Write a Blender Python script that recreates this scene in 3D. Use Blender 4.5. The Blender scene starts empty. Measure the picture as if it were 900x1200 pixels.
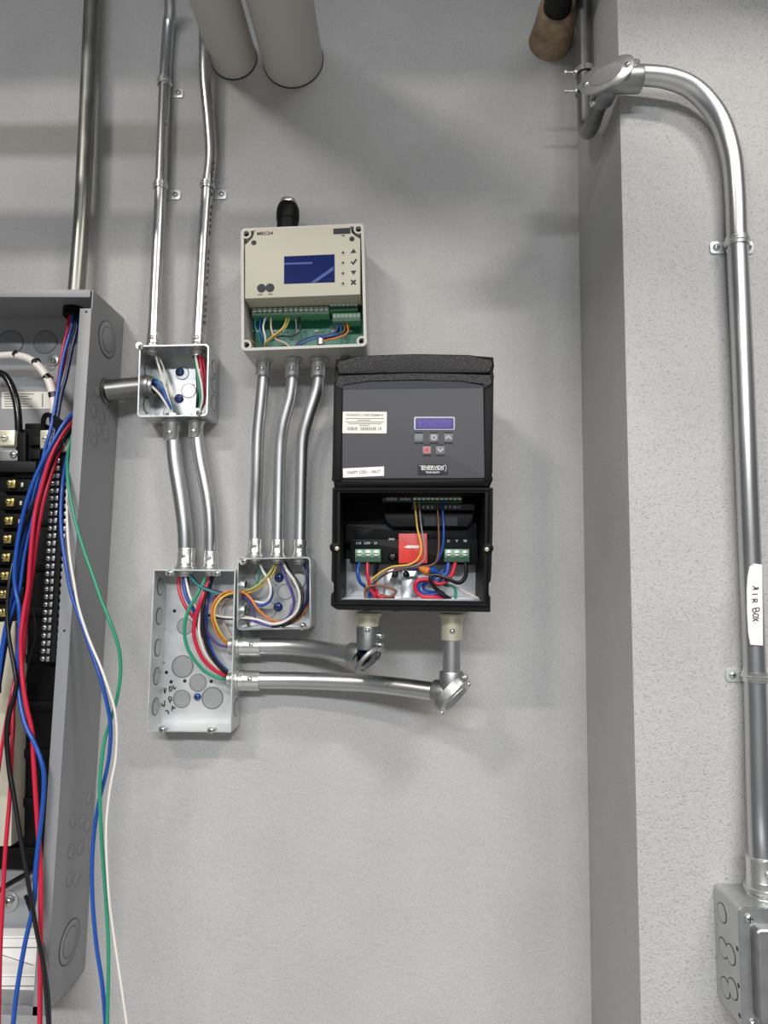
import bpy, bmesh, math, random
import numpy as np
from mathutils import Vector, Matrix

random.seed(7)
S = bpy.context.scene
COL = S.collection

# ------------------------------------------------------------------ camera
F_PX = 760.0                      # focal length in pixels of a 900 x 1200 frame
D = 0.95                          # distance from the wall
H = 1.5                           # height of the lens
_n = Vector(((474 - 450) / F_PX, (600 - 680) / F_PX, 1.0)).normalized()          # wall normal seen from the lens
_u = Vector(((569 - 450) / F_PX, (600 + 6734) / F_PX, 1.0)).normalized()         # plumb line seen from the lens
_u = (_u - _n * _u.dot(_n)).normalized()
_x = Vector((_u.y * _n.z - _u.z * _n.y, _u.z * _n.x - _u.x * _n.z, _u.x * _n.y - _u.y * _n.x))
if _x.x < 0:
    _x = -_x
R_ = Vector((_x.x, _n.x, _u.x)); U_ = Vector((_x.y, _n.y, _u.y)); FW = Vector((_x.z, _n.z, _u.z))
CAM = Vector((0, -D, H))
cd = bpy.data.cameras.new('camera'); cam = bpy.data.objects.new('camera', cd); COL.objects.link(cam)
cd.sensor_fit = 'HORIZONTAL'; cd.sensor_width = 36.0; cd.lens = 36.0 * F_PX / 900.0
cd.clip_start = 0.02
cam.matrix_world = Matrix(((R_.x, U_.x, -FW.x, CAM.x), (R_.y, U_.y, -FW.y, CAM.y), (R_.z, U_.z, -FW.z, CAM.z), (0, 0, 0, 1)))
S.camera = cam


def P(px, py, d):
    """point of the world, d metres out from the wall, on the sight line through a pixel of the photograph"""
    r = R_ * ((px - 450) / F_PX) + U_ * ((600 - py) / F_PX) + FW
    return CAM + r * ((D - d) / r.y)


# ------------------------------------------------------------------ light
w = bpy.data.worlds.new('world'); S.world = w; w.use_nodes = True
bg = w.node_tree.nodes['Background']; bg.inputs[0].default_value = (0.97, 0.975, 1.0, 1); bg.inputs[1].default_value = 0.15


def area(name, loc, target, sx, sy, power, col=(1, 1, 1)):
    l = bpy.data.lights.new(name, 'AREA'); l.shape = 'RECTANGLE'; l.size = sx; l.size_y = sy; l.energy = power; l.color = col
    o = bpy.data.objects.new(name, l); COL.objects.link(o); o.location = loc
    o.rotation_euler = (Vector(target) - Vector(loc)).to_track_quat('-Z', 'Y').to_euler()
    return o


area('ceiling_lamp', (-1.2, -1.9, 3.05), (-1.2, -1.9, 0), 0.45, 0.12, 36, (1, 0.91, 0.82))
area('ceiling_lamp', (0.95, -1.45, 3.05), (0.95, -1.45, 0), 0.6, 0.12, 31, (1, 0.93, 0.86))
area('ceiling_lamp', (-0.2, -3.9, 3.05), (-0.2, -3.9, 0), 2.4, 0.5, 260, (0.96, 0.975, 1))
S.view_settings.view_transform = 'Standard'; S.view_settings.look = 'None'
S.view_settings.exposure = 0.0; S.view_settings.gamma = 1.0; S.view_settings.use_curve_mapping = False


# ------------------------------------------------------------------ materials
def lin(h):
    h = h.lstrip('#')
    return tuple((((v / 12.92) if v <= 0.04045 else ((v + 0.055) / 1.055) ** 2.4)) for v in (int(h[i:i + 2], 16) / 255 for i in (0, 2, 4))) + (1,)


def mat(name, hexc, metal=0.0, rough=0.5, spec=0.5, var=0.0, vscale=60.0, bump=0.0, bscale=300.0, rvar=0.0, emit=0.0, coat=0.0, stretch=None):
    m = bpy.data.materials.new(name); m.use_nodes = True
    nt = m.node_tree; b = nt.nodes['Principled BSDF']
    c = lin(hexc)
    b.inputs['Base Color'].default_value = c; b.inputs['Metallic'].default_value = metal; b.inputs['Roughness'].default_value = rough
    b.inputs['Specular IOR Level'].default_value = spec; b.inputs['Coat Weight'].default_value = coat
    if emit:
        b.inputs['Emission Color'].default_value = c; b.inputs['Emission Strength'].default_value = emit
    if var or bump or rvar:
        tc = nt.nodes.new('ShaderNodeTexCoord'); src = tc.outputs['Object']
        if stretch:
            mp = nt.nodes.new('ShaderNodeMapping'); mp.inputs['Scale'].default_value = stretch
            nt.links.new(src, mp.inputs[0]); src = mp.outputs[0]
    if var or rvar:
        n = nt.nodes.new('ShaderNodeTexNoise'); n.inputs['Scale'].default_value = vscale; n.inputs['Detail'].default_value = 4
        nt.links.new(src, n.inputs['Vector'])
        if var:
            r = nt.nodes.new('ShaderNodeMapRange'); r.inputs['From Min'].default_value = 0.3; r.inputs['From Max'].default_value = 0.7
            r.inputs['To Min'].default_value = 1 - var; r.inputs['To Max'].default_value = 1 + var * 0.5
            mx = nt.nodes.new('ShaderNodeMix'); mx.data_type = 'RGBA'; mx.blend_type = 'MULTIPLY'; mx.inputs[0].default_value = 1
            mx.inputs[6].default_value = c
            nt.links.new(n.outputs['Fac'], r.inputs['Value']); nt.links.new(r.outputs[0], mx.inputs[7]); nt.links.new(mx.outputs[2], b.inputs['Base Color'])
        if rvar:
            r2 = nt.nodes.new('ShaderNodeMapRange'); r2.inputs['From Min'].default_value = 0.3; r2.inputs['From Max'].default_value = 0.7
            r2.inputs['To Min'].default_value = max(0.02, rough - rvar); r2.inputs['To Max'].default_value = rough + rvar
            nt.links.new(n.outputs['Fac'], r2.inputs['Value']); nt.links.new(r2.outputs[0], b.inputs['Roughness'])
    if bump:
        n2 = nt.nodes.new('ShaderNodeTexNoise'); n2.inputs['Scale'].default_value = bscale; n2.inputs['Detail'].default_value = 3
        bp = nt.nodes.new('ShaderNodeBump'); bp.inputs['Strength'].default_value = bump; bp.inputs['Distance'].default_value = 0.002
        nt.links.new(src, n2.inputs['Vector']); nt.links.new(n2.outputs['Fac'], bp.inputs['Height']); nt.links.new(bp.outputs[0], b.inputs['Normal'])
    return m


def wall_material(name, hexc):
    """painted block filler: pimpled, with fine darker pits"""
    m = bpy.data.materials.new(name); m.use_nodes = True; nt = m.node_tree; b = nt.nodes['Principled BSDF']; L = nt.links.new
    tc = nt.nodes.new('ShaderNodeTexCoord')
    fine = nt.nodes.new('ShaderNodeTexNoise'); fine.inputs['Scale'].default_value = 600; fine.inputs['Detail'].default_value = 2
    cloud = nt.nodes.new('ShaderNodeTexNoise'); cloud.inputs['Scale'].default_value = 9; cloud.inputs['Detail'].default_value = 5
    mid = nt.nodes.new('ShaderNodeTexNoise'); mid.inputs['Scale'].default_value = 110; mid.inputs['Detail'].default_value = 3
    for n in (fine, cloud, mid):
        L(tc.outputs['Object'], n.inputs['Vector'])
    pit = nt.nodes.new('ShaderNodeMapRange'); pit.inputs['From Min'].default_value = 0.30; pit.inputs['From Max'].default_value = 0.43
    pit.inputs['To Min'].default_value = 0.6; pit.inputs['To Max'].default_value = 1.0
    L(fine.outputs['Fac'], pit.inputs['Value'])
    cl = nt.nodes.new('ShaderNodeMapRange'); cl.inputs['From Min'].default_value = 0.3; cl.inputs['From Max'].default_value = 0.7
    cl.inputs['To Min'].default_value = 0.95; cl.inputs['To Max'].default_value = 1.04
    L(cloud.outputs['Fac'], cl.inputs['Value'])
    mu = nt.nodes.new('ShaderNodeMath'); mu.operation = 'MULTIPLY'; L(pit.outputs[0], mu.inputs[0]); L(cl.outputs[0], mu.inputs[1])
    mx = nt.nodes.new('ShaderNodeMix'); mx.data_type = 'RGBA'; mx.blend_type = 'MULTIPLY'; mx.inputs[0].default_value = 1; mx.inputs[6].default_value = lin(hexc)
    L(mu.outputs[0], mx.inputs[7]); L(mx.outputs[2], b.inputs['Base Color'])
    ad = nt.nodes.new('ShaderNodeMath'); ad.operation = 'ADD'; L(fine.outputs['Fac'], ad.inputs[0]); L(mid.outputs['Fac'], ad.inputs[1])
    bp = nt.nodes.new('ShaderNodeBump'); bp.inputs['Strength'].default_value = 0.5; bp.inputs['Distance'].default_value = 0.002
    L(ad.outputs[0], bp.inputs['Height']); L(bp.outputs[0], b.inputs['Normal'])
    b.inputs['Roughness'].default_value = 0.62
    return m


M = {
    'wall': wall_material('painted_block_wall', '#b8b8b7'),
    'floor': mat('concrete_floor', '#8d8c89', rough=0.6, var=0.15, vscale=4),
    'emt': mat('galvanized_tube', '#cccecf', 1.0, 0.31, var=0.12, vscale=14, rvar=0.07, stretch=(1, 1, 0.25)),
    'emt_flat': mat('galvanized_tube_lying', '#cccecf', 1.0, 0.31, var=0.12, vscale=14, rvar=0.07, stretch=(0.25, 1, 1)),
    'rigid': mat('weathered_galvanized_tube', '#93958f', 1.0, 0.42, var=0.3, vscale=30, rvar=0.1, stretch=(1, 1, 0.4)),
    'dark_emt': mat('dull_galvanized_tube', '#8d8d8c', 1.0, 0.38, var=0.2, vscale=30),
    'steel': mat('bright_zinc_plated_steel', '#d6d8d6', 0.88, 0.27, rvar=0.08, vscale=50),
    'yellow_zinc': mat('yellow_zinc_plated_steel', '#e4dfc6', 0.4, 0.28, rvar=0.08, vscale=50),
    'cast': mat('die_cast_zinc', '#a6a8a9', 0.95, 0.42, var=0.12, vscale=80, bump=0.1, bscale=500),
    'box': mat('galvanized_sheet', '#c2c5c5', 0.92, 0.36, var=0.1, vscale=35, rvar=0.1),
    'box_light': mat('pale_galvanized_sheet', '#d3d7d7', 0.55, 0.42, var=0.07, vscale=35, rvar=0.08),
    'knock': mat('galvanized_knockout', '#c3c6c6', 0.75, 0.36, var=0.08, vscale=40),
    'gap_light': mat('shallow_punched_gap', '#7c7f7f', 0.6, 0.5),
    'gap': mat('punched_gap', '#3b3c3c', 0.3, 0.6),
    'slot': mat('screw_slot', '#2c2e33', 0.6, 0.5),
    'blue_screw': mat('blue_coated_screw', '#4d64a4', 0.7, 0.32),
    'panel': mat('grey_enamel', '#8d8f92', 0.0, 0.42, var=0.04, vscale=8),
    'panel_in': mat('grey_enamel_back', '#96989b', 0.0, 0.42),
    'black': mat('black_plastic', '#0e0e0f', 0.0, 0.5, 0.16, bump=0.05, bscale=900),
    'black_tex': mat('grained_black_plastic', '#161618', 0.0, 0.36, 0.5, bump=0.7, bscale=560),
    'black_gloss': mat('glossy_black_insulation', '#0f0f11', 0.0, 0.22),
    'shelf': mat('matt_charcoal_plastic', '#1a1b1d', 0.0, 0.5, 0.2),
    'face': mat('slate_grey_front_panel', '#505156', 0.0, 0.55, 0.25, bump=0.03, bscale=900),
    'rubber': mat('pipe_rubber', '#151515', 0.0, 0.65, bump=0.9, bscale=140, var=0.5, vscale=120),
    'sleeve': mat('brown_fibre_sleeve', '#a38d75', 0.0, 0.85, var=0.4, vscale=50, bump=0.6, bscale=160),
    'white_pipe': mat('white_pipe_jacket', '#c9c5c0', 0.0, 0.5, var=0.03, vscale=10),
    'cream': mat('light_grey_enclosure_plastic', '#c6c4bc', 0.0, 0.42),
    'beige': mat('beige_cover_plastic', '#c1bdac', 0.0, 0.45),
    'lcd': mat('blue_display', '#18255f', 0.0, 0.2, 0.12),
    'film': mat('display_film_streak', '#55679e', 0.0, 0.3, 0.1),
    'vfd_lcd': mat('violet_display', '#3b3372', 0.0, 0.15, emit=0.25),
    'vfd_seg': mat('violet_segments', '#7467b8', 0.0, 0.3, emit=0.35),
    'pcb': mat('green_circuit_board', '#358a73', 0.0, 0.4, var=0.35, vscale=260),
    'term': mat('green_terminal', '#5c9a70', 0.0, 0.4),
    'term_d': mat('dark_green_terminal', '#1f4a38', 0.0, 0.4),
    'term_hi': mat('terminal_screw_metal', '#eef4ee', 0.2, 0.3),
    'brass': mat('brass_lug', '#d8c580', 0.9, 0.3),
    'cream_lug': mat('tin_plated_lug', '#dedac6', 0.5, 0.4),
    'alu': mat('bare_aluminium', '#cdd0d3', 0.9, 0.33, var=0.12, vscale=30, rvar=0.1),
    'paper': mat('white_sticker', '#e9e7dd', 0.0, 0.5),
    'paper_w': mat('white_tape', '#f0eeea', 0.0, 0.5),
    'ink': mat('black_ink', '#26262a', 0.0, 0.6),
    'ink_soft': mat('faded_ink', '#8b8880', 0.0, 0.6),
    'white_ink': mat('white_ink', '#dfe0e2', 0.0, 0.5),
    'red_plate': mat('red_plastic_guard', '#d4382f', 0.0, 0.4),
    'grey_bez': mat('pale_bezel', '#b9b6c6', 0.0, 0.4),
    'key': mat('grey_key', '#66676b', 0.0, 0.4), 'key_red': mat('red_key', '#c0676c', 0.0, 0.45), 'key_green': mat('green_key_mark', '#8fc0ae', 0, 0.45),
    'w_blue': mat('blue_insulation', '#1d4fa6', 0.0, 0.3), 'w_red': mat('red_insulation', '#c4243f', 0.0, 0.3),
    'w_black': mat('black_insulation', '#19191b', 0.0, 0.28), 'w_white': mat('white_insulation', '#e4dfd8', 0.0, 0.35),
    'w_green': mat('green_insulation', '#2d9170', 0.0, 0.35), 'w_yellow': mat('yellow_insulation', '#d9b552', 0.0, 0.35),
    'w_orange': mat('orange_insulation', '#cf7a35', 0.0, 0.35), 'w_purple': mat('purple_insulation', '#51448c', 0.0, 0.35),
    'w_brown': mat('brown_insulation', '#7c5138', 0.0, 0.4), 'w_lime': mat('lime_insulation', '#aab26a', 0.0, 0.4),
    'w_pink': mat('pink_insulation', '#dcb9ac', 0.0, 0.4), 'w_grey': mat('grey_insulation', '#8e8c90', 0.0, 0.4), 'w_teal': mat('teal_insulation', '#27807f', 0.0, 0.35),
    'w_navy': mat('navy_insulation', '#1c2450', 0.0, 0.3),
}

# ------------------------------------------------------------------ object helpers
WM = {}                           # world matrix of every thing or part


def props(o, label=None, cat=None, group=None, kind=None):
    if label: o['label'] = label
    if cat: o['category'] = cat
    if group: o['group'] = group
    if kind: o['kind'] = kind
    return o


def thing(name, label, cat, loc, group=None):
    o = bpy.data.objects.new(name, None); COL.objects.link(o); o.location = loc; o.empty_display_size = 0.02
    WM[o] = Matrix.Translation(loc)
    return props(o, label, cat, group)


def build(name, bm, m, parent=None, origin=None, sharp=35, **kw):
    """links a bmesh given in world space as ONE mesh object under parent"""
    bmesh.ops.recalc_face_normals(bm, faces=bm.faces)
    inv = WM[parent].inverted() if parent else Matrix.Translation(origin or (0, 0, 0)).inverted()
    bm.transform(inv)
    me = bpy.data.meshes.new(name); bm.to_mesh(me); bm.free()
    for mm in (m if isinstance(m, (list, tuple)) else [m]):
        me.materials.append(M[mm])
    me.polygons.foreach_set('use_smooth', [True] * len(me.polygons))
    me.set_sharp_from_angle(angle=math.radians(sharp))
    o = bpy.data.objects.new(name, me); COL.objects.link(o)
    if parent:
        o.parent = parent; WM[o] = WM[parent].copy()
    else:
        o.location = origin or (0, 0, 0); WM[o] = Matrix.Translation(origin or (0, 0, 0))
    return props(o, **kw)


def inst(name, me, parent, mw):
    """one more object on shared mesh data at world matrix mw"""
    o = bpy.data.objects.new(name, me); COL.objects.link(o)
    if parent:
        o.parent = parent; o.matrix_local = WM[parent].inverted() @ mw
    else:
        o.matrix_world = mw
    WM[o] = mw.copy()
    return o


def mesh_of(name, bm, mats, sharp=35):
    bmesh.ops.recalc_face_normals(bm, faces=bm.faces)
    me = bpy.data.meshes.new(name); bm.to_mesh(me); bm.free()
    for mm in mats: me.materials.append(M[mm])
    me.polygons.foreach_set('use_smooth', [True] * len(me.polygons)); me.set_sharp_from_angle(angle=math.radians(sharp))
    return me


def NB(): return bmesh.new()


def rrect(cx, cz, w, h, r, ang=0.0, n=4):
    pts = []
    for (sx, sz, a0) in ((1, 1, 0), (-1, 1, 90), (-1, -1, 180), (1, -1, 270)):
        for k in range(n + 1 if r > 0 else 1):
            a = math.radians(a0 + 90 * k / n)
            x = sx * (w / 2 - r) + r * math.cos(a); z = sz * (h / 2 - r) + r * math.sin(a)
            pts.append((cx + x * math.cos(ang) - z * math.sin(ang), cz + x * math.sin(ang) + z * math.cos(ang)))
    return pts


def circ(cx, cz, r, n=20, ex=1.0):
    return [(cx + r * ex * math.cos(2 * math.pi * k / n), cz + r * math.sin(2 * math.pi * k / n)) for k in range(n)]


def pxo(pts, d):
    """outline in pixels -> outline (x, z) on the plane d"""
    return [(p.x, p.z) for p in (P(a, b, d) for a, b in pts)]


def rect_px(tl, tr, br, bl, d):
    a, b, c, e = (P(*q, d) for q in (tl, tr, br, bl))
    cen = (a + b + c + e) / 4
    wv = ((b - a) + (c - e)) / 2; hv = ((a - e) + (b - c)) / 2
    a_ = math.atan2(wv.z, wv.x) if wv.length > hv.length * 0.7 else math.atan2(-hv.x, hv.z)
    return cen.x, cen.z, wv.length, hv.length, a_


def prism(bm, outline, d0, d1, bev=0.0, seg=2, mi=0):
    f0 = [bm.verts.new((x, -d0, z)) for x, z in outline]; f1 = [bm.verts.new((x, -d1, z)) for x, z in outline]
    n = len(outline); fs = [bm.faces.new(f0[::-1]), bm.faces.new(f1)]
    for i in range(n):
        fs.append(bm.faces.new((f0[i], f0[(i + 1) % n], f1[(i + 1) % n], f1[i])))
    for f in fs: f.material_index = mi
    if bev:
        es = [e for e in fs[1].edges]
        bmesh.ops.bevel(bm, geom=es, offset=bev, segments=seg, affect='EDGES', profile=0.6)


def quadprism(bm, q0, q1):
    """solid between two quads of world points"""
    a = [bm.verts.new(p) for p in q0]; b = [bm.verts.new(p) for p in q1]
    bm.faces.new(a[::-1]); bm.faces.new(b)
    for i in range(4): bm.faces.new((a[i], a[(i + 1) % 4], b[(i + 1) % 4], b[i]))


def slab(bm, x0, x1, d0, d1, z0, z1, bev=0.0):
    vs = [bm.verts.new(p) for p in ((x0, -d0, z0), (x1, -d0, z0), (x1, -d0, z1), (x0, -d0, z1), (x0, -d1, z0), (x1, -d1, z0), (x1, -d1, z1), (x0, -d1, z1))]
    fs = [bm.faces.new([vs[i] for i in q]) for q in ((0, 1, 2, 3), (4, 7, 6, 5), (0, 4, 5, 1), (1, 5, 6, 2), (2, 6, 7, 3), (3, 7, 4, 0))]
    if bev:
        bmesh.ops.bevel(bm, geom=list({e for f in fs for e in f.edges}), offset=bev, segments=2, affect='EDGES', profile=0.6)


def shell(bm, outer, inner, d0, d1, t):
    """open-fronted tray: outer wall, rim, inner wall, floor"""
    n = len(outer)
    ob = [bm.verts.new((x, -d0, z)) for x, z in outer]; of = [bm.verts.new((x, -d1, z)) for x, z in outer]
    jf = [bm.verts.new((x, -d1, z)) for x, z in inner]; jb = [bm.verts.new((x, -(d0 + t), z)) for x, z in inner]
    bm.faces.new(ob[::-1]); bm.faces.new(jb)
    for i in range(n):
        j = (i + 1) % n
        bm.faces.new((ob[i], ob[j], of[j], of[i])); bm.faces.new((of[i], of[j], jf[j], jf[i])); bm.faces.new((jf[i], jf[j], jb[j], jb[i]))


def frame_of(axis, hint=Vector((0, -1, 0))):
    z = Vector(axis).normalized(); x = hint - z * hint.dot(z)
    if x.length < 1e-4: x = Vector((1, 0, 0)) - z * z.x
    x.normalize(); y = z.cross(x)
    return Matrix((x, y, z)).transposed().to_4x4()


def lathe(bm, mtx, prof, seg=20, caps=True):
    rings = []
    for (r, h) in prof:
        rings.append([bm.verts.new(mtx @ Vector((r * math.cos(2 * math.pi * k / seg), r * math.sin(2 * math.pi * k / seg), h))) for k in range(seg)])
    for a, b in zip(rings, rings[1:]):
        for k in range(seg): bm.faces.new((a[k], a[(k + 1) % seg], b[(k + 1) % seg], b[k]))
    if caps:
        bm.faces.new(rings[0][::-1]); bm.faces.new(rings[-1])
    return rings


def smooth_path(pts, n=6):
    pts = [Vector(p) for p in pts]
    if len(pts) < 3: return pts
    ext = [pts[0] * 2 - pts[1]] + pts + [pts[-1] * 2 - pts[-2]]
    out = []
    for i in range(1, len(ext) - 2):
        p0, p1, p2, p3 = ext[i - 1:i + 3]
        for k in range(n):
            t = k / n
            out.append(0.5 * ((2 * p1) + (p2 - p0) * t + (2 * p0 - 5 * p1 + 4 * p2 - p3) * t * t + (3 * p1 - p0 - 3 * p2 + p3) * t ** 3))
    out.append(pts[-1])
    return out


def tube(bm, pts, r, seg=12, n=6, arc=None, thick=0.0):
    pts = smooth_path(pts, n)
    tang = [((pts[min(i + 1, len(pts) - 1)] - pts[max(i - 1, 0)]).normalized()) for i in range(len(pts))]
    x = None; rings = []
    for p, t in zip(pts, tang):
        if x is None:
            x = Vector((0, -1, 0)) - t * (-t.y)
            if x.length < 0.05: x = Vector((1, 0, 0)) - t * t.x
        else:
            x = x - t * x.dot(t)
        x.normalize(); y = t.cross(x)
        if arc:
            a0, a1 = arc; angs = [a0 + (a1 - a0) * k / (seg - 1) for k in range(seg)]
            rings.append([bm.verts.new(p + (x * math.cos(a) + y * math.sin(a)) * r) for a in angs])
        else:
            rings.append([bm.verts.new(p + (x * math.cos(2 * math.pi * k / seg) + y * math.sin(2 * math.pi * k / seg)) * r) for k in range(seg)])
    for a, b in zip(rings, rings[1:]):
        for k in range(seg - (1 if arc else 0)): bm.faces.new((a[k], a[(k + 1) % seg], b[(k + 1) % seg], b[k]))
    if not arc:
        bm.faces.new(rings[0][::-1]); bm.faces.new(rings[-1])
    elif thick:
        bmesh.ops.solidify(bm, geom=bm.faces[:], thickness=thick)
    return bm


def ring(bm, mtx, r0, r1, h, seg=20):
    lathe(bm, mtx, [(r0, 0), (r1, 0), (r1, h), (r0, h), (r0, 0)], seg, caps=False)


FRONT = frame_of((0, -1, 0), Vector((1, 0, 0)))          # local z looks out of the wall


def at(p, mtx=FRONT, s=1.0):
    return Matrix.Translation(p) @ mtx @ Matrix.Scale(s, 4)


# shared small meshes (unit radius, axis local z)
def _screw(slot='cross'):
    bm = NB(); lathe(bm, Matrix.Identity(4), [(1, 0), (1, 0.25), (0.85, 0.5), (0.5, 0.68), (0.1, 0.74)], 14)
    nf = len(bm.faces)
    for (a, b) in (((0.62, 0.13),) if slot == 'line' else ((0.6, 0.12), (0.12, 0.6))):
        vs = [bm.verts.new(p) for p in ((-a, -b, 0.5), (a, -b, 0.5), (a, b, 0.5), (-a, b, 0.5), (-a, -b, 0.765), (a, -b, 0.765), (a, b, 0.765), (-a, b, 0.765))]
        for q in ((0, 1, 2, 3), (4, 5, 6, 7), (0, 1, 5, 4), (1, 2, 6, 5), (2, 3, 7, 6), (3, 0, 4, 7)): bm.faces.new([vs[i] for i in q])
    bm.faces.ensure_lookup_table()
    for f in bm.faces[nf:]: f.material_index = 1
    return bm


def _screw_mesh(name, m, slot='cross'): return mesh_of(name, _screw(slot), [m, 'slot'])


SCREW = _screw_mesh('screw', 'steel'); SCREW_BLUE = _screw_mesh('blue_screw', 'blue_screw'); SCREW_Y = _screw_mesh('yellow_zinc_screw', 'yellow_zinc', 'line')
SCREW_L = _screw_mesh('slotted_screw', 'steel', 'line'); SCREW_BLACK = _screw_mesh('black_screw', 'black_gloss'); SCREW_BRASS = _screw_mesh('brass_screw', 'brass', 'line')
SCREW_T = _screw_mesh('terminal_screw', 'term_hi', 'line')
bm = NB(); lathe(bm, Matrix.Identity(4), [(1.0, 0), (1.0, 0.025), (0.96, 0.06), (0.0001, 0.06)], 24)
nf = len(bm.faces); ring(bm, Matrix.Identity(4), 0.99, 1.10, 0.03, 24); bm.faces.ensure_lookup_table()
for f in bm.faces[nf:]: f.material_index = 1
KNOCK = mesh_of('knockout', bm, ['knock', 'gap']); KNOCK_S = KNOCK.copy(); KNOCK_S.materials[1] = M['gap_light']
bm = NB(); lathe(bm, Matrix.Identity(4), [(1.0, 0), (1.0, 0.02), (0.97, 0.04), (0.0001, 0.04)], 28)
nf = len(bm.faces); ring(bm, Matrix.Identity(4), 0.985, 1.03, 0.025, 28); bm.faces.ensure_lookup_table()
for f in bm.faces[nf:]: f.material_index = 1
KNOCK_P = mesh_of('painted_knockout', bm, ['panel', 'slot'])
bm = NB(); lathe(bm, Matrix.Identity(4), [(1, 0), (1, 0.02), (0.0001, 0.02)], 14); HOLE = mesh_of('screw_hole', bm, ['slot'])
bm = NB(); lathe(bm, Matrix.Identity(4), [(0.75, 0), (1.32, 0), (1.36, 0.12), (1.36, 0.3), (1.3, 0.42), (1.1, 0.42), (1.06, 0.85), (0.85, 0.9), (0.82, 0.4), (0.75, 0)], 20, caps=False)
LOCKNUT = mesh_of('locknut', bm, ['steel'])
bm = NB(); lathe(bm, Matrix.Identity(4), [(1.48, 0), (1.5, 0.15), (1.48, 0.34), (1.28, 0.4), (1.24, 0.85), (1.22, 0.95), (1.19, 1.0), (1.19, 2.75), (1.16, 2.85), (1.02, 2.9)], 24)
CONN = mesh_of('connector', bm, ['steel'])
CONN_Y = CONN.copy(); CONN_Y.name = 'yellow_connector'; CONN_Y.materials[0] = M['yellow_zinc']


def connector(parent, p, axis, r, screw_dir=(0, -1, 0), name='connector', nut=True, me=None, length=1.0):
    """set-screw connector standing on a box wall at p, axis leading away from the box"""
    p = Vector(p); ax = Vector(axis).normalized()
    m4 = Matrix.Translation(p) @ frame_of(ax) @ Matrix.Scale(r, 4)
    c = inst(name, me or CONN, parent, m4)
    sd = Vector(screw_dir); sd = (sd - ax * sd.dot(ax)).normalized()
    inst('set_screw', SCREW_L, c, Matrix.Translation(p + ax * r * 1.85 + sd * r * 1.15) @ frame_of(sd, Vector((0.6, 0, 0.8))) @ Matrix.Scale(0.0036, 4))
    if nut:
        inst('locknut', LOCKNUT, c, Matrix.Translation(p - ax * 0.0014) @ frame_of(-ax) @ Matrix.Scale(r, 4))
    return c


def conduit(name, label, pts, r, m, group=None, cat='conduit', n=8):
    root = thing(name, label, cat, Vector(pts[0]), group)
    bm = NB(); tube(bm, pts, r, 20, n)
    build('tube', bm, m, root, sharp=60)
    return root


def text(parent, s, p, size, m, ang=0.0, name='lettering', align='CENTER', mtx=None, sx=1.0, spacing=1.0):
    c = bpy.data.curves.new(name, 'FONT'); c.body = s; c.size = size; c.align_x = align; c.align_y = 'CENTER'; c.extrude = 0.00008; c.space_character = spacing; c.offset = size * 0.022
    c.resolution_u = 3; c.materials.append(M[m])
    tmp = bpy.data.objects.new('lettering_curve', c); COL.objects.link(tmp)
    me = bpy.data.meshes.new_from_object(tmp.evaluated_get(bpy.context.evaluated_depsgraph_get())); me.name = name
    bpy.data.objects.remove(tmp); bpy.data.curves.remove(c)
    o = bpy.data.objects.new(name, me); COL.objects.link(o)
    mw = Matrix.Translation(p) @ (mtx or Matrix.Rotation(math.radians(90), 4, 'X')) @ Matrix.Rotation(ang, 4, 'Z') @ Matrix.Diagonal((sx, 1, 1, 1))
    o.parent = parent; o.matrix_local = WM[parent].inverted() @ mw; WM[o] = mw
    return o


def plate(parent, name, tl, tr, br, bl, d, t, m, r=0.0, bev=0.0, **kw):
    if r > 0:
        cx, cz, w_, h_, a = rect_px(tl, tr, br, bl, d); ol = rrect(cx, cz, w_, h_, min(r, w_ * 0.45, h_ * 0.45), a)
    else:
        ol = pxo((tl, tr, br, bl), d)
    bm = NB(); prism(bm, ol, d - t, d, bev)
    return build(name, bm, m, parent, **kw)


def box4(x0, y0, x1, y1): return (x0, y0), (x1, y0), (x1, y1), (x0, y1)


def strokes(parent, name, lines, d, r, m):
    bm = NB()
    for ln in lines: tube(bm, [P(x, y, d) for x, y in ln], r, 6, 3)
    return build(name, bm, m, parent)


WIRES = []


def wire(label, m, r, pts, d=None, group=None, name='wire', n=6, seg=10):
    """pts: (px, py, d) or (px, py) with one d for all; built by lay_wires() once all are known"""
    q = [P(*(p if len(p) == 3 else (p[0], p[1], d))) for p in pts]
    WIRES.append((label, m, r, smooth_path(q, n), group, name, seg))


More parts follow.
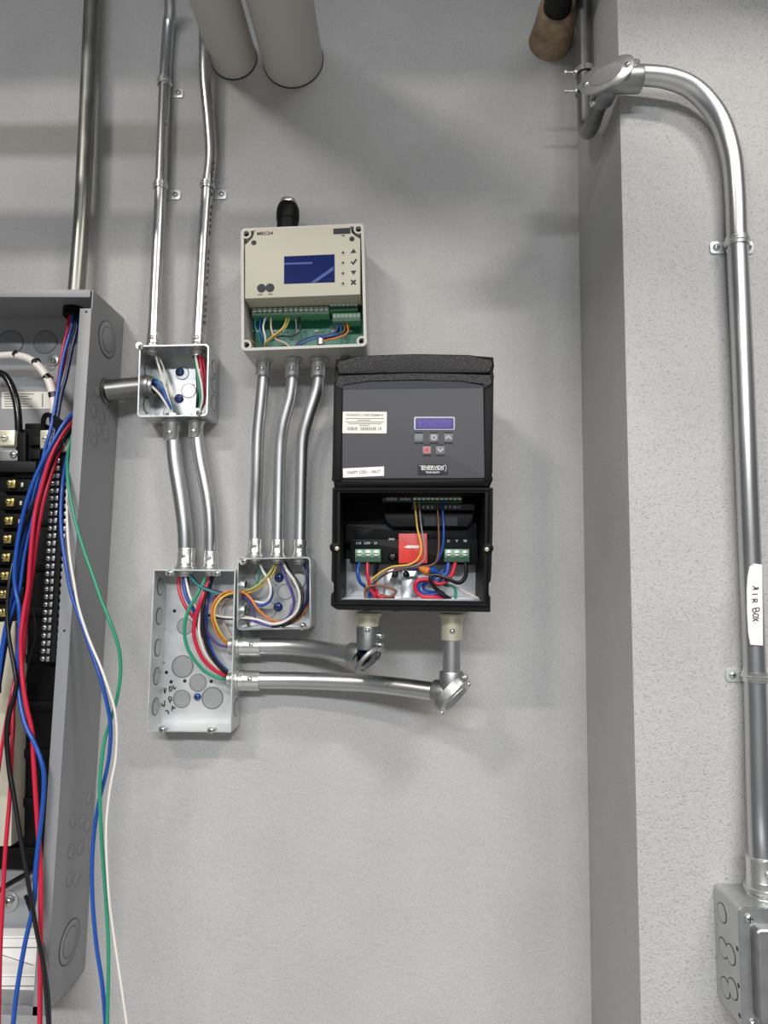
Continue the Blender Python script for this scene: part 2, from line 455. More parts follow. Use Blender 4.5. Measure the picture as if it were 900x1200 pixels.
def lay_wires():
    """wires that touch are eased apart, the outer one outwards; then each is built as one mesh"""
    A = [np.array([tuple(v) for v in w_[3]]) for w_ in WIRES]
    base = [a.copy() for a in A]
    for it in range(14):
        for i in range(len(A)):
            for k in range(i + 1, len(A)):
                a, b = A[i], A[k]; need = WIRES[i][2] + WIRES[k][2] + 0.0004
                if (a.min(0) - need > b.max(0)).any() or (b.min(0) - need > a.max(0)).any(): continue
                d_ = a[:, None, :] - b[None, :, :]; dist = np.sqrt((d_ ** 2).sum(2))
                near = dist < need
                if not near.any(): continue
                for p_, q_ in zip(*np.nonzero(near)):
                    flat = (d_[p_, q_, 0] ** 2 + d_[p_, q_, 2] ** 2)
                    gap = math.sqrt(max(need * need - flat, 0.0)) - abs(d_[p_, q_, 1])
                    if gap <= 0: continue
                    sgn = 1.0 if base[i][p_, 1] >= base[k][q_, 1] else -1.0
                    a[p_, 1] += sgn * gap * 0.3; b[q_, 1] -= sgn * gap * 0.3
        for i, a in enumerate(A):
            off = a[:, 1] - base[i][:, 1]
            for _k in range(2): off[1:-1] = 0.25 * off[:-2] + 0.5 * off[1:-1] + 0.25 * off[2:]
            a[:, 1] = np.minimum(base[i][:, 1] + np.clip(off, -0.012, 0.012), -WIRES[i][2] - 0.0025)
    for (label, m, r, pts, group, name, seg), a in zip(WIRES, A):
        q = [Vector(v) for v in a]
        bm = NB(); tube(bm, q, r, seg, 1)
        build(name, bm, m, None, origin=q[0], label=label, cat='wire', group=group, sharp=70)


# ------------------------------------------------------------------ the setting
PILLAR_D = 0.191
XP = P(737, 600, PILLAR_D).x
bm = NB(); slab(bm, -2.4, XP, -0.12, 0.0, 0.0, 3.3); build('wall_back', bm, 'wall', None, kind='structure')
bm = NB(); slab(bm, XP, 2.4, -0.12, PILLAR_D, 0.0, 3.3, 0.003); build('wall_right', bm, 'wall', None, kind='structure')
bm = NB(); slab(bm, -2.4, 2.4, -0.12, 5.5, -0.05, 0.0); build('floor', bm, 'floor', None, kind='structure')

# ------------------------------------------------------------------ electrical panel box
PD = 0.099
XR = (P(145, 378, 0).x + P(100, 1137, 0).x + P(108, 345, PD).x + P(55, 1190, PD).x) / 4
ZT = P(104, 340, PD).z; ZB = P(60, 1190, PD).z
XL = XR - 0.37
panel = thing('electrical_panel', 'open grey electrical panel box with black bus bars and screw terminal strip', 'electrical panel', Vector((XR - 0.185, 0, ZB)))
T = 0.0018
bm = NB(); slab(bm, XL, XR, 0.0, T, ZB, ZT); build('back_plate', bm, 'panel_in', panel)
bm = NB(); slab(bm, XR - T, XR, T, PD, ZB, ZT); side = build('side_wall', bm, 'panel', panel)
bm = NB(); slab(bm, XL, XL + T, T, PD, ZB, ZT); build('side_wall', bm, 'panel', panel)
bm = NB(); slab(bm, XL + T, XR - T, T, PD, ZT - T, ZT); build('top_wall', bm, 'panel', panel)
bm = NB(); slab(bm, XL + T, XR - T, T, PD, ZB, ZB + T); build('bottom_wall', bm, 'panel', panel)
FZ = P(100, 362, PD).z
for s, x0, x1 in ((1, XR - 0.0165, XR), (-1, XL, XL + 0.0165)):
    bm = NB(); slab(bm, x0, x1, PD, PD + T, ZB, FZ, 0.0004); fl = build('flange', bm, 'panel', panel)
    inst('screw_hole', HOLE, fl, at(Vector(((x0 + x1) / 2 + 0.001, -PD - T, FZ - 0.005)), s=0.0019))
    if s > 0: inst('screw_hole', HOLE, fl, at(Vector(((x0 + x1) / 2, -PD - T, P(80, 739, PD).z)), s=0.0017))
bm = NB(); slab(bm, XL + 0.004, XR - 0.0035, PD, PD + T, ZT - 0.011, ZT, 0.0004); build('top_flange', bm, 'panel', panel)
bm = NB(); slab(bm, XL + 0.004, XR - 0.0035, PD, PD + T, ZB, ZB + 0.011, 0.0004); build('bottom_flange', bm, 'panel', panel)


def side_ko(d, z, r):
    inst('knockout', KNOCK_P, side, Matrix.Translation(Vector((XR, -d, z))) @ frame_of((1, 0, 0)) @ Matrix.Scale(r, 4))


for (py, rs) in ((398, (0.026, 0.018)), (1105, (0.026, 0.018))):
    z = P(125, py, 0.05).z
    for k, r in enumerate(rs):
        inst('knockout', KNOCK_P, side, Matrix.Translation(Vector((XR + 0.0009 * k, -0.05, z))) @ frame_of((1, 0, 0)) @ Matrix.Scale(r, 4))
for py, dd in ((463, 0.068), (470, 0.04), (488, 0.075), (490, 0.05), (508, 0.035), (520, 0.068), (505, 0.058), (960, 0.06), (968, 0.035), (995, 0.06), (1000, 0.035), (1028, 0.06), (1035, 0.04), (945, 0.018), (980, 0.018)):
    side_ko(dd, P(118, py, 0.05).z, 0.0085)
# knockouts of the back plate
for px, py, r in ((53, 401, 0.012), (53, 401, 0.018), (12, 402, 0.02), (12, 402, 0.013), (-60, 402, 0.02), (60, 430, 0.006)):
    inst('knockout', KNOCK_P, panel, at(P(px, py, T) + Vector((0, -0.0003 if r < 0.015 else 0, 0)), s=r))
for px, py, r in ((62, 422, 0.009), (10, 1056, 0.014)):
    bm = NB(); lathe(bm, at(P(px, py, T + 0.001)), [(r, 0), (r, 0.0012), (r * 0.55, 0.0016), (r * 0.5, 0.0045), (r * 0.2, 0.005)], 20); wsh = build('washer', bm, 'steel', panel)
    inst('screw', SCREW, wsh, at(P(px, py, T + 0.006), s=r * 0.4))
lab = plate(panel, 'rating_sticker', *box4(2, 459, 60, 479), T + 0.0006, 0.0004, 'paper')
for k in range(6):
    plate(lab, 'print_line', *box4(5, 461 + k * 2.9, 40 - (k * 7) % 11, 462.1 + k * 2.9), T + 0.0009, 0.0002, 'ink_soft')
plate(lab, 'print_line', *box4(49, 461, 50.5, 477), T + 0.0009, 0.0002, 'ink_soft')
# bushing under the top entry
TOPE = P(88, 362, 0.04); TOPE.z = ZT
bm = NB(); lathe(bm, Matrix.Translation(TOPE - Vector((0, 0, 0.016))), [(0.0135, 0), (0.0165, 0.002), (0.0165, 0.014), (0.0135, 0.0145), (0.0125, 0.0)], 20, caps=False); build('bushing', bm, 'black', panel)

# bus assembly
bxr = XR - 0.022
zb0 = P(40, 1020, 0.03).z; zb1 = P(40, 528, 0.03).z
bm = NB(); slab(bm, XL + 0.04, bxr, 0.006, 0.03, zb0, zb1, 0.002); base = build('bus_base', bm, 'black', panel)
for k in range(9):
    z = zb0 + (zb1 - zb0) * (k + 0.3) / 9
    bm = NB(); slab(bm, XL + 0.06, bxr - 0.002, 0.03, 0.034, z, z + 0.012, 0.001); build('rib', bm, 'black', base)
plate(panel, 'lug_block', *box4(18, 503, 62, 560), 0.05, 0.02, 'black', 0.001, 0.001)
plate(panel, 'lug_block', *box4(29, 496, 52, 505), 0.046, 0.018, 'black', 0.001, 0.001)
plate(panel, 'lug_barrier', *box4(20, 507, 30, 545), 0.056, 0.012, 'black', 0.001, 0.001)
plate(panel, 'lug_barrier', *box4(33, 512, 47, 522), 0.056, 0.012, 'black', 0.001, 0.001)
plate(panel, 'lug_barrier', *box4(33, 527, 47, 538), 0.056, 0.012, 'black', 0.001, 0.001)
for (x0, y0, x1, y1) in ((-6, 504, 17, 522), (47, 504, 61, 525), (67, 508, 81, 529)):
    lg = plate(panel, 'lug', *box4(x0, y0, x1, y1), 0.062, 0.02, 'cream_lug', 0.0012, 0.0012)
    inst('screw', SCREW_Y, lg, at(P((x0 + x1) / 2, (y0 + y1) / 2, 0.062), s=0.0055))
tp = plate(panel, 'terminal_plate', *box4(-6, 528, 29, 540), 0.055, 0.02, 'steel', 0.001, 0.001)
inst('screw', SCREW, tp, at(P(16, 533, 0.055), s=0.0055))
bm = NB(); slab(bm, P(-20, 545, 0.06).x, P(42, 545, 0.06).x, 0.03, 0.06, P(0, 553, 0.06).z, P(0, 540, 0.06).z, 0.003); build('bus_strap', bm, 'shelf', panel)
for k in range(9):
    t = k / 8.0
    px = 13.5 - 12.5 * t; py = 567 + 172 * t
    p = P(px, py, 0.05)
    bm = NB(); slab(bm, p.x - 0.02, p.x + 0.026, 0.03, 0.046, p.z - 0.0105, p.z + 0.0105, 0.0015); st = build('stab_block', bm, 'black', panel)
    bm = NB(); slab(bm, p.x - 0.004, p.x + 0.006, 0.046, 0.052, p.z - 0.006, p.z + 0.005, 0.0008); build('stab', bm, 'brass', st)
    inst('screw', SCREW_BRASS, st, at(Vector((p.x - 0.001, -0.052, p.z + 0.001)), s=0.0045))
    bm = NB(); slab(bm, p.x + 0.013, p.x + 0.016, 0.046, 0.049, p.z - 0.004, p.z + 0.002, 0.0005); build('clip', bm, 'cream_lug', st)
# ground and neutral bar with its row of screws
n0 = Vector(P(68.5, 515, 0.055)); n1 = Vector(P(54.5, 772, 0.055))
bm = NB()
for (o0, o1, a, b) in ((-0.008, 0.012, 0.03, 0.055),):
    quadprism(bm, [n0 + Vector((o0, 0.055 - a, 0.006)), n0 + Vector((o1, 0.055 - a, 0.006)), n1 + Vector((o1, 0.055 - a, -0.004)), n1 + Vector((o0, 0.055 - a, -0.004))],
              [n0 + Vector((o0, 0.055 - b, 0.006)), n0 + Vector((o1, 0.055 - b, 0.006)), n1 + Vector((o1, 0.055 - b, -0.004)), n1 + Vector((o0, 0.055 - b, -0.004))])
nbar = build('neutral_bar', bm, 'shelf', panel)
bmp = NB(); slab(bmp, -0.0022, 0.0022, 0, 0.004, -0.0033, 0.0033, 0.0006); PORT = mesh_of('wire_port', bmp, ['alu'])
bmp = NB(); slab(bmp, -0.0008, 0.003, -0.006, 0.004, -0.003, 0.003, 0.0004); TOOTH = mesh_of('bar_tooth', bmp, ['alu'])
NS = 30
for k in range(NS):
    p = n0.lerp(n1, k / (NS - 1.0))
    inst('screw', SCREW_L, nbar, at(p + Vector((-0.0045, -0.0005, 0)), s=0.0038))
    inst('wire_port', PORT, nbar, Matrix.Translation(p + Vector((0.0035, 0, 0))))
    inst('bar_tooth', TOOTH, nbar, Matrix.Translation(p + Vector((0.0118, 0.007, 0))))
# loops, clips and covers in the bottom
bm = NB(); tube(bm, [P(51, 505, 0.05), P(51, 492, 0.055), P(55, 486, 0.058), P(63, 489, 0.062), P(75, 497, 0.066)], 0.0035, 10); build('wire_clip', bm, 'black', panel)
bm = NB(); q = [P(57, 486, 0.064), P(77, 497, 0.07), P(70, 508, 0.07), P(58, 496, 0.064)]
quadprism(bm, [v + Vector((0, 0.004, 0)) for v in q], q); build('wire_clip', bm, 'black', panel)
cov = plate(panel, 'beige_filler', (-14, 730), (18, 728), (13, 992), (-20, 992), 0.06, 0.03, 'beige', 0.001, 0.001)
plate(cov, 'slot', *box4(-6, 796, 1.5, 812), 0.0604, 0.001, 'slot')
for (y0, y1, dd) in ((1097, 1136, 0.03), (1142, 1186, 0.055)):
    c = plate(panel, 'white_cover', (-60, y0), (50, y0), (48, y1), (-60, y1), dd, 0.02, 'paper_w', 0.002, 0.003)
    plate(c, 'fold', (-60, y0 + 13), (50, y0 + 13), (50, y0 + 14.2), (-60, y0 + 14.2), dd + 0.0006, 0.0012, 'ink_soft')
bm = NB(); tube(bm, [P(-25, 1062, 0.02), P(0, 1043, 0.03), P(14, 1034, 0.036), P(40, 1019, 0.04), P(55, 1005, 0.035)], 0.0036, 10); build('bonding_cable', bm, 'black_gloss', panel)

# ------------------------------------------------------------------ conduits and boxes helpers
RH = 0.00895; R3 = 0.0117


def on_z(p, z):
    return Vector((p.x, p.y, z))


def square_box(name, label, tl, tr, br, bl, d0, d1, r=0.006):
    cx, cz, w_, h_, a = rect_px(tl, tr, br, bl, d1)
    root = thing(name, label, 'junction box', Vector((cx, -d0, cz - h_ / 2)))
    bm = NB(); t = 0.0019
    shell(bm, rrect(cx, cz, w_, h_, r, a), rrect(cx, cz, w_ - 2 * t, h_ - 2 * t, r - t * 0.6, a), d0, d1, t)
    body = build('box_body', bm, 'box', root)
    return root, body, (cx, cz, w_, h_, a)


def loc2(g, u, v, d):
    """point at fractions u, v (-1..1) of a rounded box front"""
    cx, cz, w_, h_, a = g
    x = u * w_ / 2; z = v * h_ / 2
    return Vector((cx + x * math.cos(a) - z * math.sin(a), -d, cz + x * math.sin(a) + z * math.cos(a)))


# ---- upper junction box
JB1, b1, g1 = square_box('junction_box', 'open square steel junction box beside the grey panel, two blue screws inside', (162, 405), (244, 403), (244, 487.5), (162, 488.5), 0.0, 0.054)
for (u, v, r) in ((-0.1, 0.52, 0.0095), (0.58, 0.4, 0.0108), (0.1, 0.0, 0.0106), (-0.42, -0.62, 0.0108), (0.62, -0.6, 0.0108)):
    inst('knockout', KNOCK_S, b1, at(loc2(g1, u, v, 0.0019), s=r))
for px, py in ((211, 436), (210, 467)):
    inst('screw', SCREW_BLUE, b1, at(P(px, py, 0.002), s=0.0068))
for px, py in ((196, 451), (226.5, 452)):
    inst('screw_hole', HOLE, b1, at(P(px, py, 0.0021), s=0.0023))
for v in (0.45, -0.55):
    inst('knockout', KNOCK, b1, Matrix.Translation(loc2(g1, -0.955, v, 0.026)) @ frame_of((1, 0, 0)) @ Matrix.Scale(0.0105, 4))
for v in (0.5, 0.0, -0.5):
    inst('knockout', KNOCK, b1, Matrix.Translation(loc2(g1, 1.0, v, 0.027)) @ frame_of((1, 0, 0)) @ Matrix.Scale(0.0105, 4))
bm = NB(); lathe(bm, at(P(165.5, 407, 0.046)), [(0.0052, 0), (0.0052, 0.008)], 16); ear = build('cover_ear', bm, 'box', b1)
inst('screw', SCREW, ear, at(P(165.5, 407, 0.054), s=0.0042))
bm = NB(); lathe(bm, at(P(233, 484, 0.046)), [(0.0052, 0), (0.0052, 0.008)], 16); ear = build('cover_ear', bm, 'box', b1)
inst('screw', SCREW, ear, at(P(233, 484, 0.054), s=0.004))

# ---- lower junction box
JB2, b2, g2 = square_box('junction_box', 'open square steel junction box under three bent conduits, full of wire loops', (279, 654), (364.5, 652.5), (364, 737), (276.5, 738.5), 0.0, 0.054)
for (u, v, r) in ((-0.55, 0.5, 0.0108), (0.52, 0.35, 0.0108), (0.12, 0.02, 0.0106), (-0.35, -0.5, 0.0108), (0.48, -0.48, 0.0108)):
    inst('knockout', KNOCK_S, b2, at(loc2(g2, u, v, 0.0019), s=r))
for px, py in ((327, 677), (326, 711)):
    inst('screw', SCREW_BLUE, b2, at(P(px, py, 0.002), s=0.0068))
for v in (0.2, -0.5):
    bm = NB(); ring(bm, Matrix.Translation(loc2(g2, -0.965, v, 0.026)) @ frame_of((1, 0, 0)), 0.0085, 0.0125, 0.004, 24); build('bushing', bm, 'steel', b2)
    bm = NB(); lathe(bm, Matrix.Translation(loc2(g2, -0.955, v, 0.026)) @ frame_of((1, 0, 0)), [(0.0087, 0), (0.0087, 0.0006)], 24); build('opening', bm, 'slot', b2)
for px, py in ((286, 657.5), (355, 733.5)):
    bm = NB(); lathe(bm, at(P(px, py, 0.046)), [(0.0052, 0), (0.0052, 0.008)], 16); ear = build('cover_ear', bm, 'box', b2)
    inst('screw', SCREW, ear, at(P(px, py, 0.054), s=0.0042))

# ---- large gang box
cxg, czg, wg, hg, ag = rect_px((180, 668), (276, 667), (271, 858), (171.5, 857.5), 0.05)
gang = thing('gang_box', 'tall open galvanized gang box with oval knockouts and black marker writing inside', 'junction box', Vector((cxg, 0, czg - hg / 2)))
bm = NB(); shell(bm, rrect(cxg, czg, wg, hg, 0.001, ag, 2), rrect(cxg, czg, wg - 0.0036, hg - 0.0036, 0.0006, ag, 2), 0.0, 0.05, 0.0018)
gb = build('box_body', bm, 'box_light', gang)
gg = (cxg, czg, wg, hg, ag)
for v in (0.78, 0.4, 0.0, -0.36, -0.74):
    inst('knockout', KNOCK, gb, Matrix.Translation(loc2(gg, -0.965, v, 0.026)) @ frame_of((1, 0, 0)) @ Matrix.Scale(0.0112, 4))
    inst('knockout', KNOCK, gb, Matrix.Translation(loc2(gg, 1.0, v, 0.026)) @ frame_of((1, 0, 0)) @ Matrix.Scale(0.0112, 4))
for px, py, r in ((217, 734, 0.0112), (214, 781, 0.0148), (232, 800, 0.0116), (213, 819, 0.0118), (249, 818, 0.0145)):
    inst('knockout', KNOCK_S, gb, at(P(px, py, 0.0018), s=r))
for px, py in ((204.5, 716), (200.5, 799), (216.5, 798), (247.5, 798.5), (195, 788)):
    inst('screw_hole', HOLE, gb, at(P(px, py, 0.0021), s=0.0025))
inst('screw', SCREW_BLUE, gb, at(P(231.5, 816.5, 0.002), s=0.0052))
for py in (737.5, 776.5):
    bm = NB(); q = P(190, py, 0.002); slab(bm, loc2(gg, -0.96, 0, 0).x, q.x + 0.004, 0.0018, 0.0024, q.z - 0.0006, q.z + 0.0006); build('scored_line', bm, 'gap', gb)
for px, py in ((190.5, 855), (247.5, 856), (199, 671.5), (254, 672)):
    bm = NB(); prism(bm, rrect(P(px, py, 0.05).x, P(px, py, 0.05).z, 0.011, 0.007, 0.002), 0.043, 0.0505); ear = build('cover_ear', bm, 'box', gb)
    inst('screw', SCREW, ear, at(P(px, py, 0.0505), s=0.0045))
strokes(gang, 'handwriting', [[(192, 806), (193, 812.5), (194.6, 806)], [(198.3, 805), (199, 810), (201.5, 808), (200.5, 804.5), (198.3, 805)], [(202.6, 803.3), (204.4, 807.5), (206, 805.5)],
                              [(189, 824), (192.4, 828), (193, 821)], [(199.5, 824), (197.5, 817.5), (200.5, 817), (200.7, 820), (198.6, 821), (201.6, 820.6)],
                              [(193.5, 833.5), (195.8, 832.5), (197.2, 834.5), (197.5, 837)], [(201.5, 833), (202, 827.5), (205.3, 830.5)], [(201.6, 831), (204.2, 829.6)]], 0.0022, 0.0008, 'ink')

# ------------------------------------------------------------------ conduits
CDp = 0.085
cc = rect_px((283.5, 268), (426.5, 261.5), (429.5, 406), (281.5, 411), CDp)
Z1T = loc2(g1, 0, 1, 0).z + 0.0005; Z1B = loc2(g1, 0, -1, 0).z - 0.0005; Z2T = loc2(g2, 0, 1, 0).z + 0.0005; ZGT = loc2(gg, 0, 1, 0).z + 0.0005; ZCB = loc2(cc, -0.2, -1, 0).z - 0.0008
c = conduit('rigid_conduit', 'thick weathered rigid conduit rising from the top of the grey panel', [Vector((TOPE.x, -0.04, ZT + 0.001)), P(97.5, 230, 0.035), P(107, 20, 0.032), P(110, -60, 0.032)], 0.0118, 'rigid')
c = conduit('conduit', 'slim steel conduit on the upper box, second from the panel side', [P(180, 404, 0.03), P(183, 330, 0.024), P(188, 225, 0.018), P(193, 100, 0.016), P(197, 35, 0.018), P(199.5, 12, 0.03), P(198, -22, 0.06)], RH, 'emt')
connector(c, on_z(P(180, 404.5, 0.027), Z1T), (0.02, 0, 1), RH)
c = conduit('conduit', 'slim steel conduit with printed text, running up behind the white pipe', [P(232, 403, 0.03), P(236, 330, 0.024), P(240, 260, 0.018), P(243, 222, 0.017), P(247, 185, 0.017), P(245.5, 150, 0.02), P(240.5, 95, 0.03), P(240, 55, 0.034), P(240, 10, 0.034)], RH, 'emt')
connector(c, on_z(P(232, 403.5, 0.027), Z1T), (0.03, 0, 1), RH)
for k in range(26):
    t = k / 25.0
    py = 190 + t * 188; px = 250.3 - t * 10.5 if t < 0.2 else 248.0 - (t - 0.2) * 10.0
    px += 0.3 * math.sin(k * 2)
    if k in (6, 12, 13, 20): continue
    p = P(px, py, 0.0255 + 0.006 * t); h = 0.0022 + 0.001 * ((k * 7) % 3) / 2
    bm = NB(); slab(bm, p.x - 0.0011, p.x + 0.0011, -p.y - 0.001, -p.y + 0.0004, p.z - h, p.z + h); build('print_mark', bm, 'ink', c)
# panel nipple
NIP = (P(127, 458, 0.045) + P(160, 453, 0.027)) / 2
c = conduit('conduit_nipple', 'short dull pipe nipple joining grey panel and upper square box', [Vector((XR + 0.0005, -0.046, P(130, 458, 0.046).z)), Vector((loc2(g1, -1, 0, 0).x, -0.03, P(160, 453, 0.03).z))], 0.0152, 'dark_emt', n=2)
q0 = WM[c].translation
bm = NB(); lathe(bm, Matrix.Translation(q0) @ frame_of((1, 0, 0)), [(0.0185, 0), (0.019, 0.002), (0.0165, 0.004)], 24); build('collar', bm, 'dark_emt', c)
bm = NB(); lathe(bm, Matrix.Translation(Vector((loc2(g1, -0.96, 0, 0).x, -0.03, P(160, 453, 0.03).z))) @ frame_of((1, 0, 0)), [(0.011, 0), (0.0165, 0), (0.0168, 0.007), (0.0145, 0.0075), (0.0138, 0.012), (0.0115, 0.0125), (0.011, 0.0)], 24, caps=False)
build('bushing', bm, 'cast', c)
# between upper box and gang box
c = conduit('conduit', 'wider S-bent conduit linking the upper square box to gang box', [P(203, 490, 0.027), P(204, 520, 0.027), P(206, 545, 0.027), P(213, 590, 0.027), P(217, 625, 0.027), P(217.5, 668, 0.027)], R3 - 0.0008, 'emt')
connector(c, on_z(P(203, 488.5, 0.027), Z1B), (0.01, 0, -1), R3 - 0.0012); connector(c, on_z(P(217.5, 667.5, 0.027), ZGT), (0, 0, 1), R3 - 0.0012)
c = conduit('conduit', 'narrower S-bent conduit linking the upper square box to gang box', [P(230, 489, 0.027), P(231.5, 515, 0.027), P(235, 542, 0.027), P(243.5, 585, 0.027), P(246.5, 618, 0.027), P(246.5, 668, 0.027)], RH, 'emt')
connector(c, on_z(P(230, 488, 0.027), Z1B), (0.01, 0, -1), RH); connector(c, on_z(P(246.5, 667.5, 0.027), ZGT), (0, 0, 1), RH)
# three bent ones
for (lbl, top, mids, bot) in (
        ('gently bent conduit nearest the gang box, under the grey controller', (309, 409), [(309, 440), (306, 475), (302.5, 512), (301, 560), (299.5, 600)], (299, 655)),
        ('middle one of three bent conduits under the grey controller', (343.5, 411), [(343.5, 435), (340.5, 465), (332, 498), (328.5, 525), (327, 580)], (325.5, 655)),
        ('strongly bent conduit nearest the black motor drive, under grey controller', (373.5, 408), [(373.5, 435), (371, 458), (361, 490), (355, 515), (353.5, 550), (352.5, 600)], (351.5, 654))):
    pts = [P(*top, 0.045)] + [P(x, y, 0.045 - 0.018 * (i + 1) / len(mids)) for i, (x, y) in enumerate(mids)] + [P(*bot, 0.027)]
    c = conduit('conduit', lbl, pts, RH, 'emt')
    connector(c, on_z(P(top[0], top[1] + 1, 0.045), ZCB), (0, 0, -1), RH); connector(c, on_z(P(bot[0], bot[1] - 0.5, 0.027), Z2T), (0, 0, 1), RH)
# two lying ones and their elbows
gx = loc2(gg, 1, 0, 0).x
EA = P(431, 768, 0.1); EB = P(529, 813, 0.1)
c = conduit('conduit', 'shorter lying conduit from the gang box to uncovered elbow', [P(271, 757, 0.027), P(300, 757.5, 0.027), P(340, 758, 0.032), P(375, 761, 0.05), P(400, 765, 0.075), P(420, 768, 0.092)], R3, 'emt_flat')
p = P(272, 757, 0.027); p.x = gx + 0.0002; connector(c, p, (1, 0, 0), R3, screw_dir=(0, -0.9, 0.3))
c = conduit('conduit', 'longer lying conduit from the gang box to covered elbow', [P(270, 797, 0.027), P(300, 797, 0.027), P(350, 797.5, 0.032), P(420, 800, 0.05), P(470, 805, 0.074), P(518, 811.5, 0.096)], R3, 'emt_flat')
p = P(270, 797, 0.027); p.x = gx + 0.0002; connector(c, p, (1, 0, 0), R3, screw_dir=(0, -0.9, 0.3))

# elbow A: cover off
ea = thing('pull_elbow', 'uncovered cast pull elbow with blue wires showing in its opening', 'conduit elbow', EA)
UP = Vector((0, 0, 1)); LEFT = (P(412, 766.5, 0.088) - EA).normalized()
bm = NB(); lathe(bm, Matrix.Translation(EA + UP * 0.008) @ frame_of(UP), [(0.0118, 0), (0.0148, 0), (0.0152, 0.003), (0.0152, 0.027), (0.0146, 0.029), (0.0118, 0.029), (0.0118, 0)], 24, caps=False); build('hub', bm, 'cast', ea)
bm = NB(); lathe(bm, Matrix.Translation(EA + LEFT * 0.008) @ frame_of(LEFT), [(0.0118, 0), (0.0148, 0), (0.0152, 0.003), (0.0152, 0.018), (0.0146, 0.019), (0.0118, 0.019), (0.0118, 0)], 24, caps=False); build('hub', bm, 'cast', ea)
bm = NB(); tube(bm, [EA + UP * 0.010, EA + UP * 0.004 + LEFT * 0.002, EA + LEFT * 0.004 + UP * 0.001 + Vector((0, 0, -0.001)), EA + LEFT * 0.012], 0.0146, 16, 4, arc=(math.radians(55), math.radians(330)), thick=0.0018); build('open_body', bm, 'cast', ea)
# flat rim round the slanted opening
nA = Vector((0.62, -0.5, -0.6)).normalized(); lA = (P(443, 757, 0.1) - P(414, 786, 0.1)).normalized(); lA = (lA - nA * lA.dot(nA)).normalized(); sA = nA.cross(lA)


def oval(bm, cen, l, s, n_, a, b, h, inner=None, seg=28):
    def pt(k, f, t):
        an = 2 * math.pi * k / seg
        return cen + l * (a * f * math.copysign(abs(math.cos(an)) ** 0.85, math.cos(an))) + s * (b * f * math.copysign(abs(math.sin(an)) ** 0.8, math.sin(an))) + n_ * t
    if inner:
        rings = [[bm.verts.new(pt(k, f, t)) for k in range(seg)] for f, t in ((1, 0), (1, h), (inner, h), (inner, 0), (1, 0))]
    else:
        rings = [[bm.verts.new(pt(k, f, t)) for k in range(seg)] for f, t in ((1, 0), (1, h * 0.7), (0.94, h), (0.75, h), (0.7, h * 1.25))]
    for a_, b_ in zip(rings, rings[1:]):
        for k in range(seg): bm.faces.new((a_[k], a_[(k + 1) % seg], b_[(k + 1) % seg], b_[k]))
    if not inner:
        bm.faces.new(rings[0][::-1]); bm.faces.new(rings[-1])


cA = EA + Vector((0.002, -0.008, -0.004))
bm = NB(); oval(bm, cA, lA, sA, nA, 0.023, 0.0165, 0.0035, inner=0.74); build('rim', bm, 'cast', ea)
bm = NB(); oval(bm, cA - nA * 0.013, lA, sA, nA, 0.0165, 0.012, 0.0008); build('cavity', bm, 'slot', ea)
for s_ in (-1, 1):
    inst('screw_hole', HOLE, ea, Matrix.Translation(cA + lA * 0.0195 * s_ + nA * 0.002) @ frame_of(nA) @ Matrix.Scale(0.0016, 4))
for k, z in enumerate((0.014, 0.026)):
    bm = NB(); p = EA + Vector((0.0155, -0.006, z)); lathe(bm, Matrix.Translation(p) @ frame_of((0.8, -0.6, 0)), [(0.0038, -0.004), (0.0042, 0), (0.0042, 0.0025), (0.003, 0.004)], 14); build('clamp_screw', bm, 'steel', ea)
for k, (dx, mm) in enumerate(((-0.003, 'w_navy'), (0.002, 'w_blue'), (0.0005, 'w_navy'))):
    wire(('navy wire bending through the uncovered pull elbow', 'brighter blue wire bending through the uncovered pull elbow', 'second navy wire deep in the uncovered pull elbow')[k], mm, 0.0026,
         [(433 + k * 2, 748, 0.1), (433 + k * 2.5, 760, 0.106), (429 + k * 2.5, 767, 0.108 - 0.003 * k), (420, 770 + k, 0.096)])

# elbow B: cover on
eb = thing('pull_elbow', 'covered cast pull elbow under the black motor drive', 'conduit elbow', EB)
bm = NB(); lathe(bm, Matrix.Translation(EB) @ frame_of(UP), [(0.0150, 0.0), (0.0156, 0.006), (0.0156, 0.026), (0.0148, 0.028), (0.0122, 0.028)], 24); build('hub', bm, 'cast', eb)
LB_ = (P(510, 810.5, 0.09) - EB).normalized()
bm = NB(); lathe(bm, Matrix.Translation(EB) @ frame_of(LB_), [(0.0150, 0.0), (0.0156, 0.006), (0.0156, 0.022), (0.0148, 0.024), (0.0122, 0.024)], 24); build('hub', bm, 'cast', eb)
nB = Vector((0.66, -0.5, -0.62)).normalized(); lB = (P(549, 790, 0.11) - P(512, 834, 0.11)).normalized(); lB = (lB - nB * lB.dot(nB)).normalized(); sB = nB.cross(lB)
cB = EB + Vector((0.003, -0.009, -0.003))
bm = NB(); oval(bm, cB - nB * 0.011, lB, sB, nB, 0.026, 0.0155, 0.0113); build('body', bm, 'cast', eb)
bm = NB(); oval(bm, cB, lB, sB, nB, 0.0285, 0.0165, 0.0018); build('cover', bm, 'steel', eb)
for s_, o_ in ((-1, 0.0), (1, 0.0)):
    inst('cover_screw', SCREW_L, eb, Matrix.Translation(cB + lB * 0.0245 * s_ + nB * 0.0018) @ frame_of(nB) @ Matrix.Scale(0.0032, 4))
bm = NB(); lathe(bm, Matrix.Translation(EB + Vector((0.0155, -0.004, 0.021))) @ frame_of((0.8, -0.6, 0)), [(0.004, -0.004), (0.0044, 0), (0.0044, 0.003), (0.003, 0.0045)], 14); build('clamp_screw', bm, 'steel', eb)
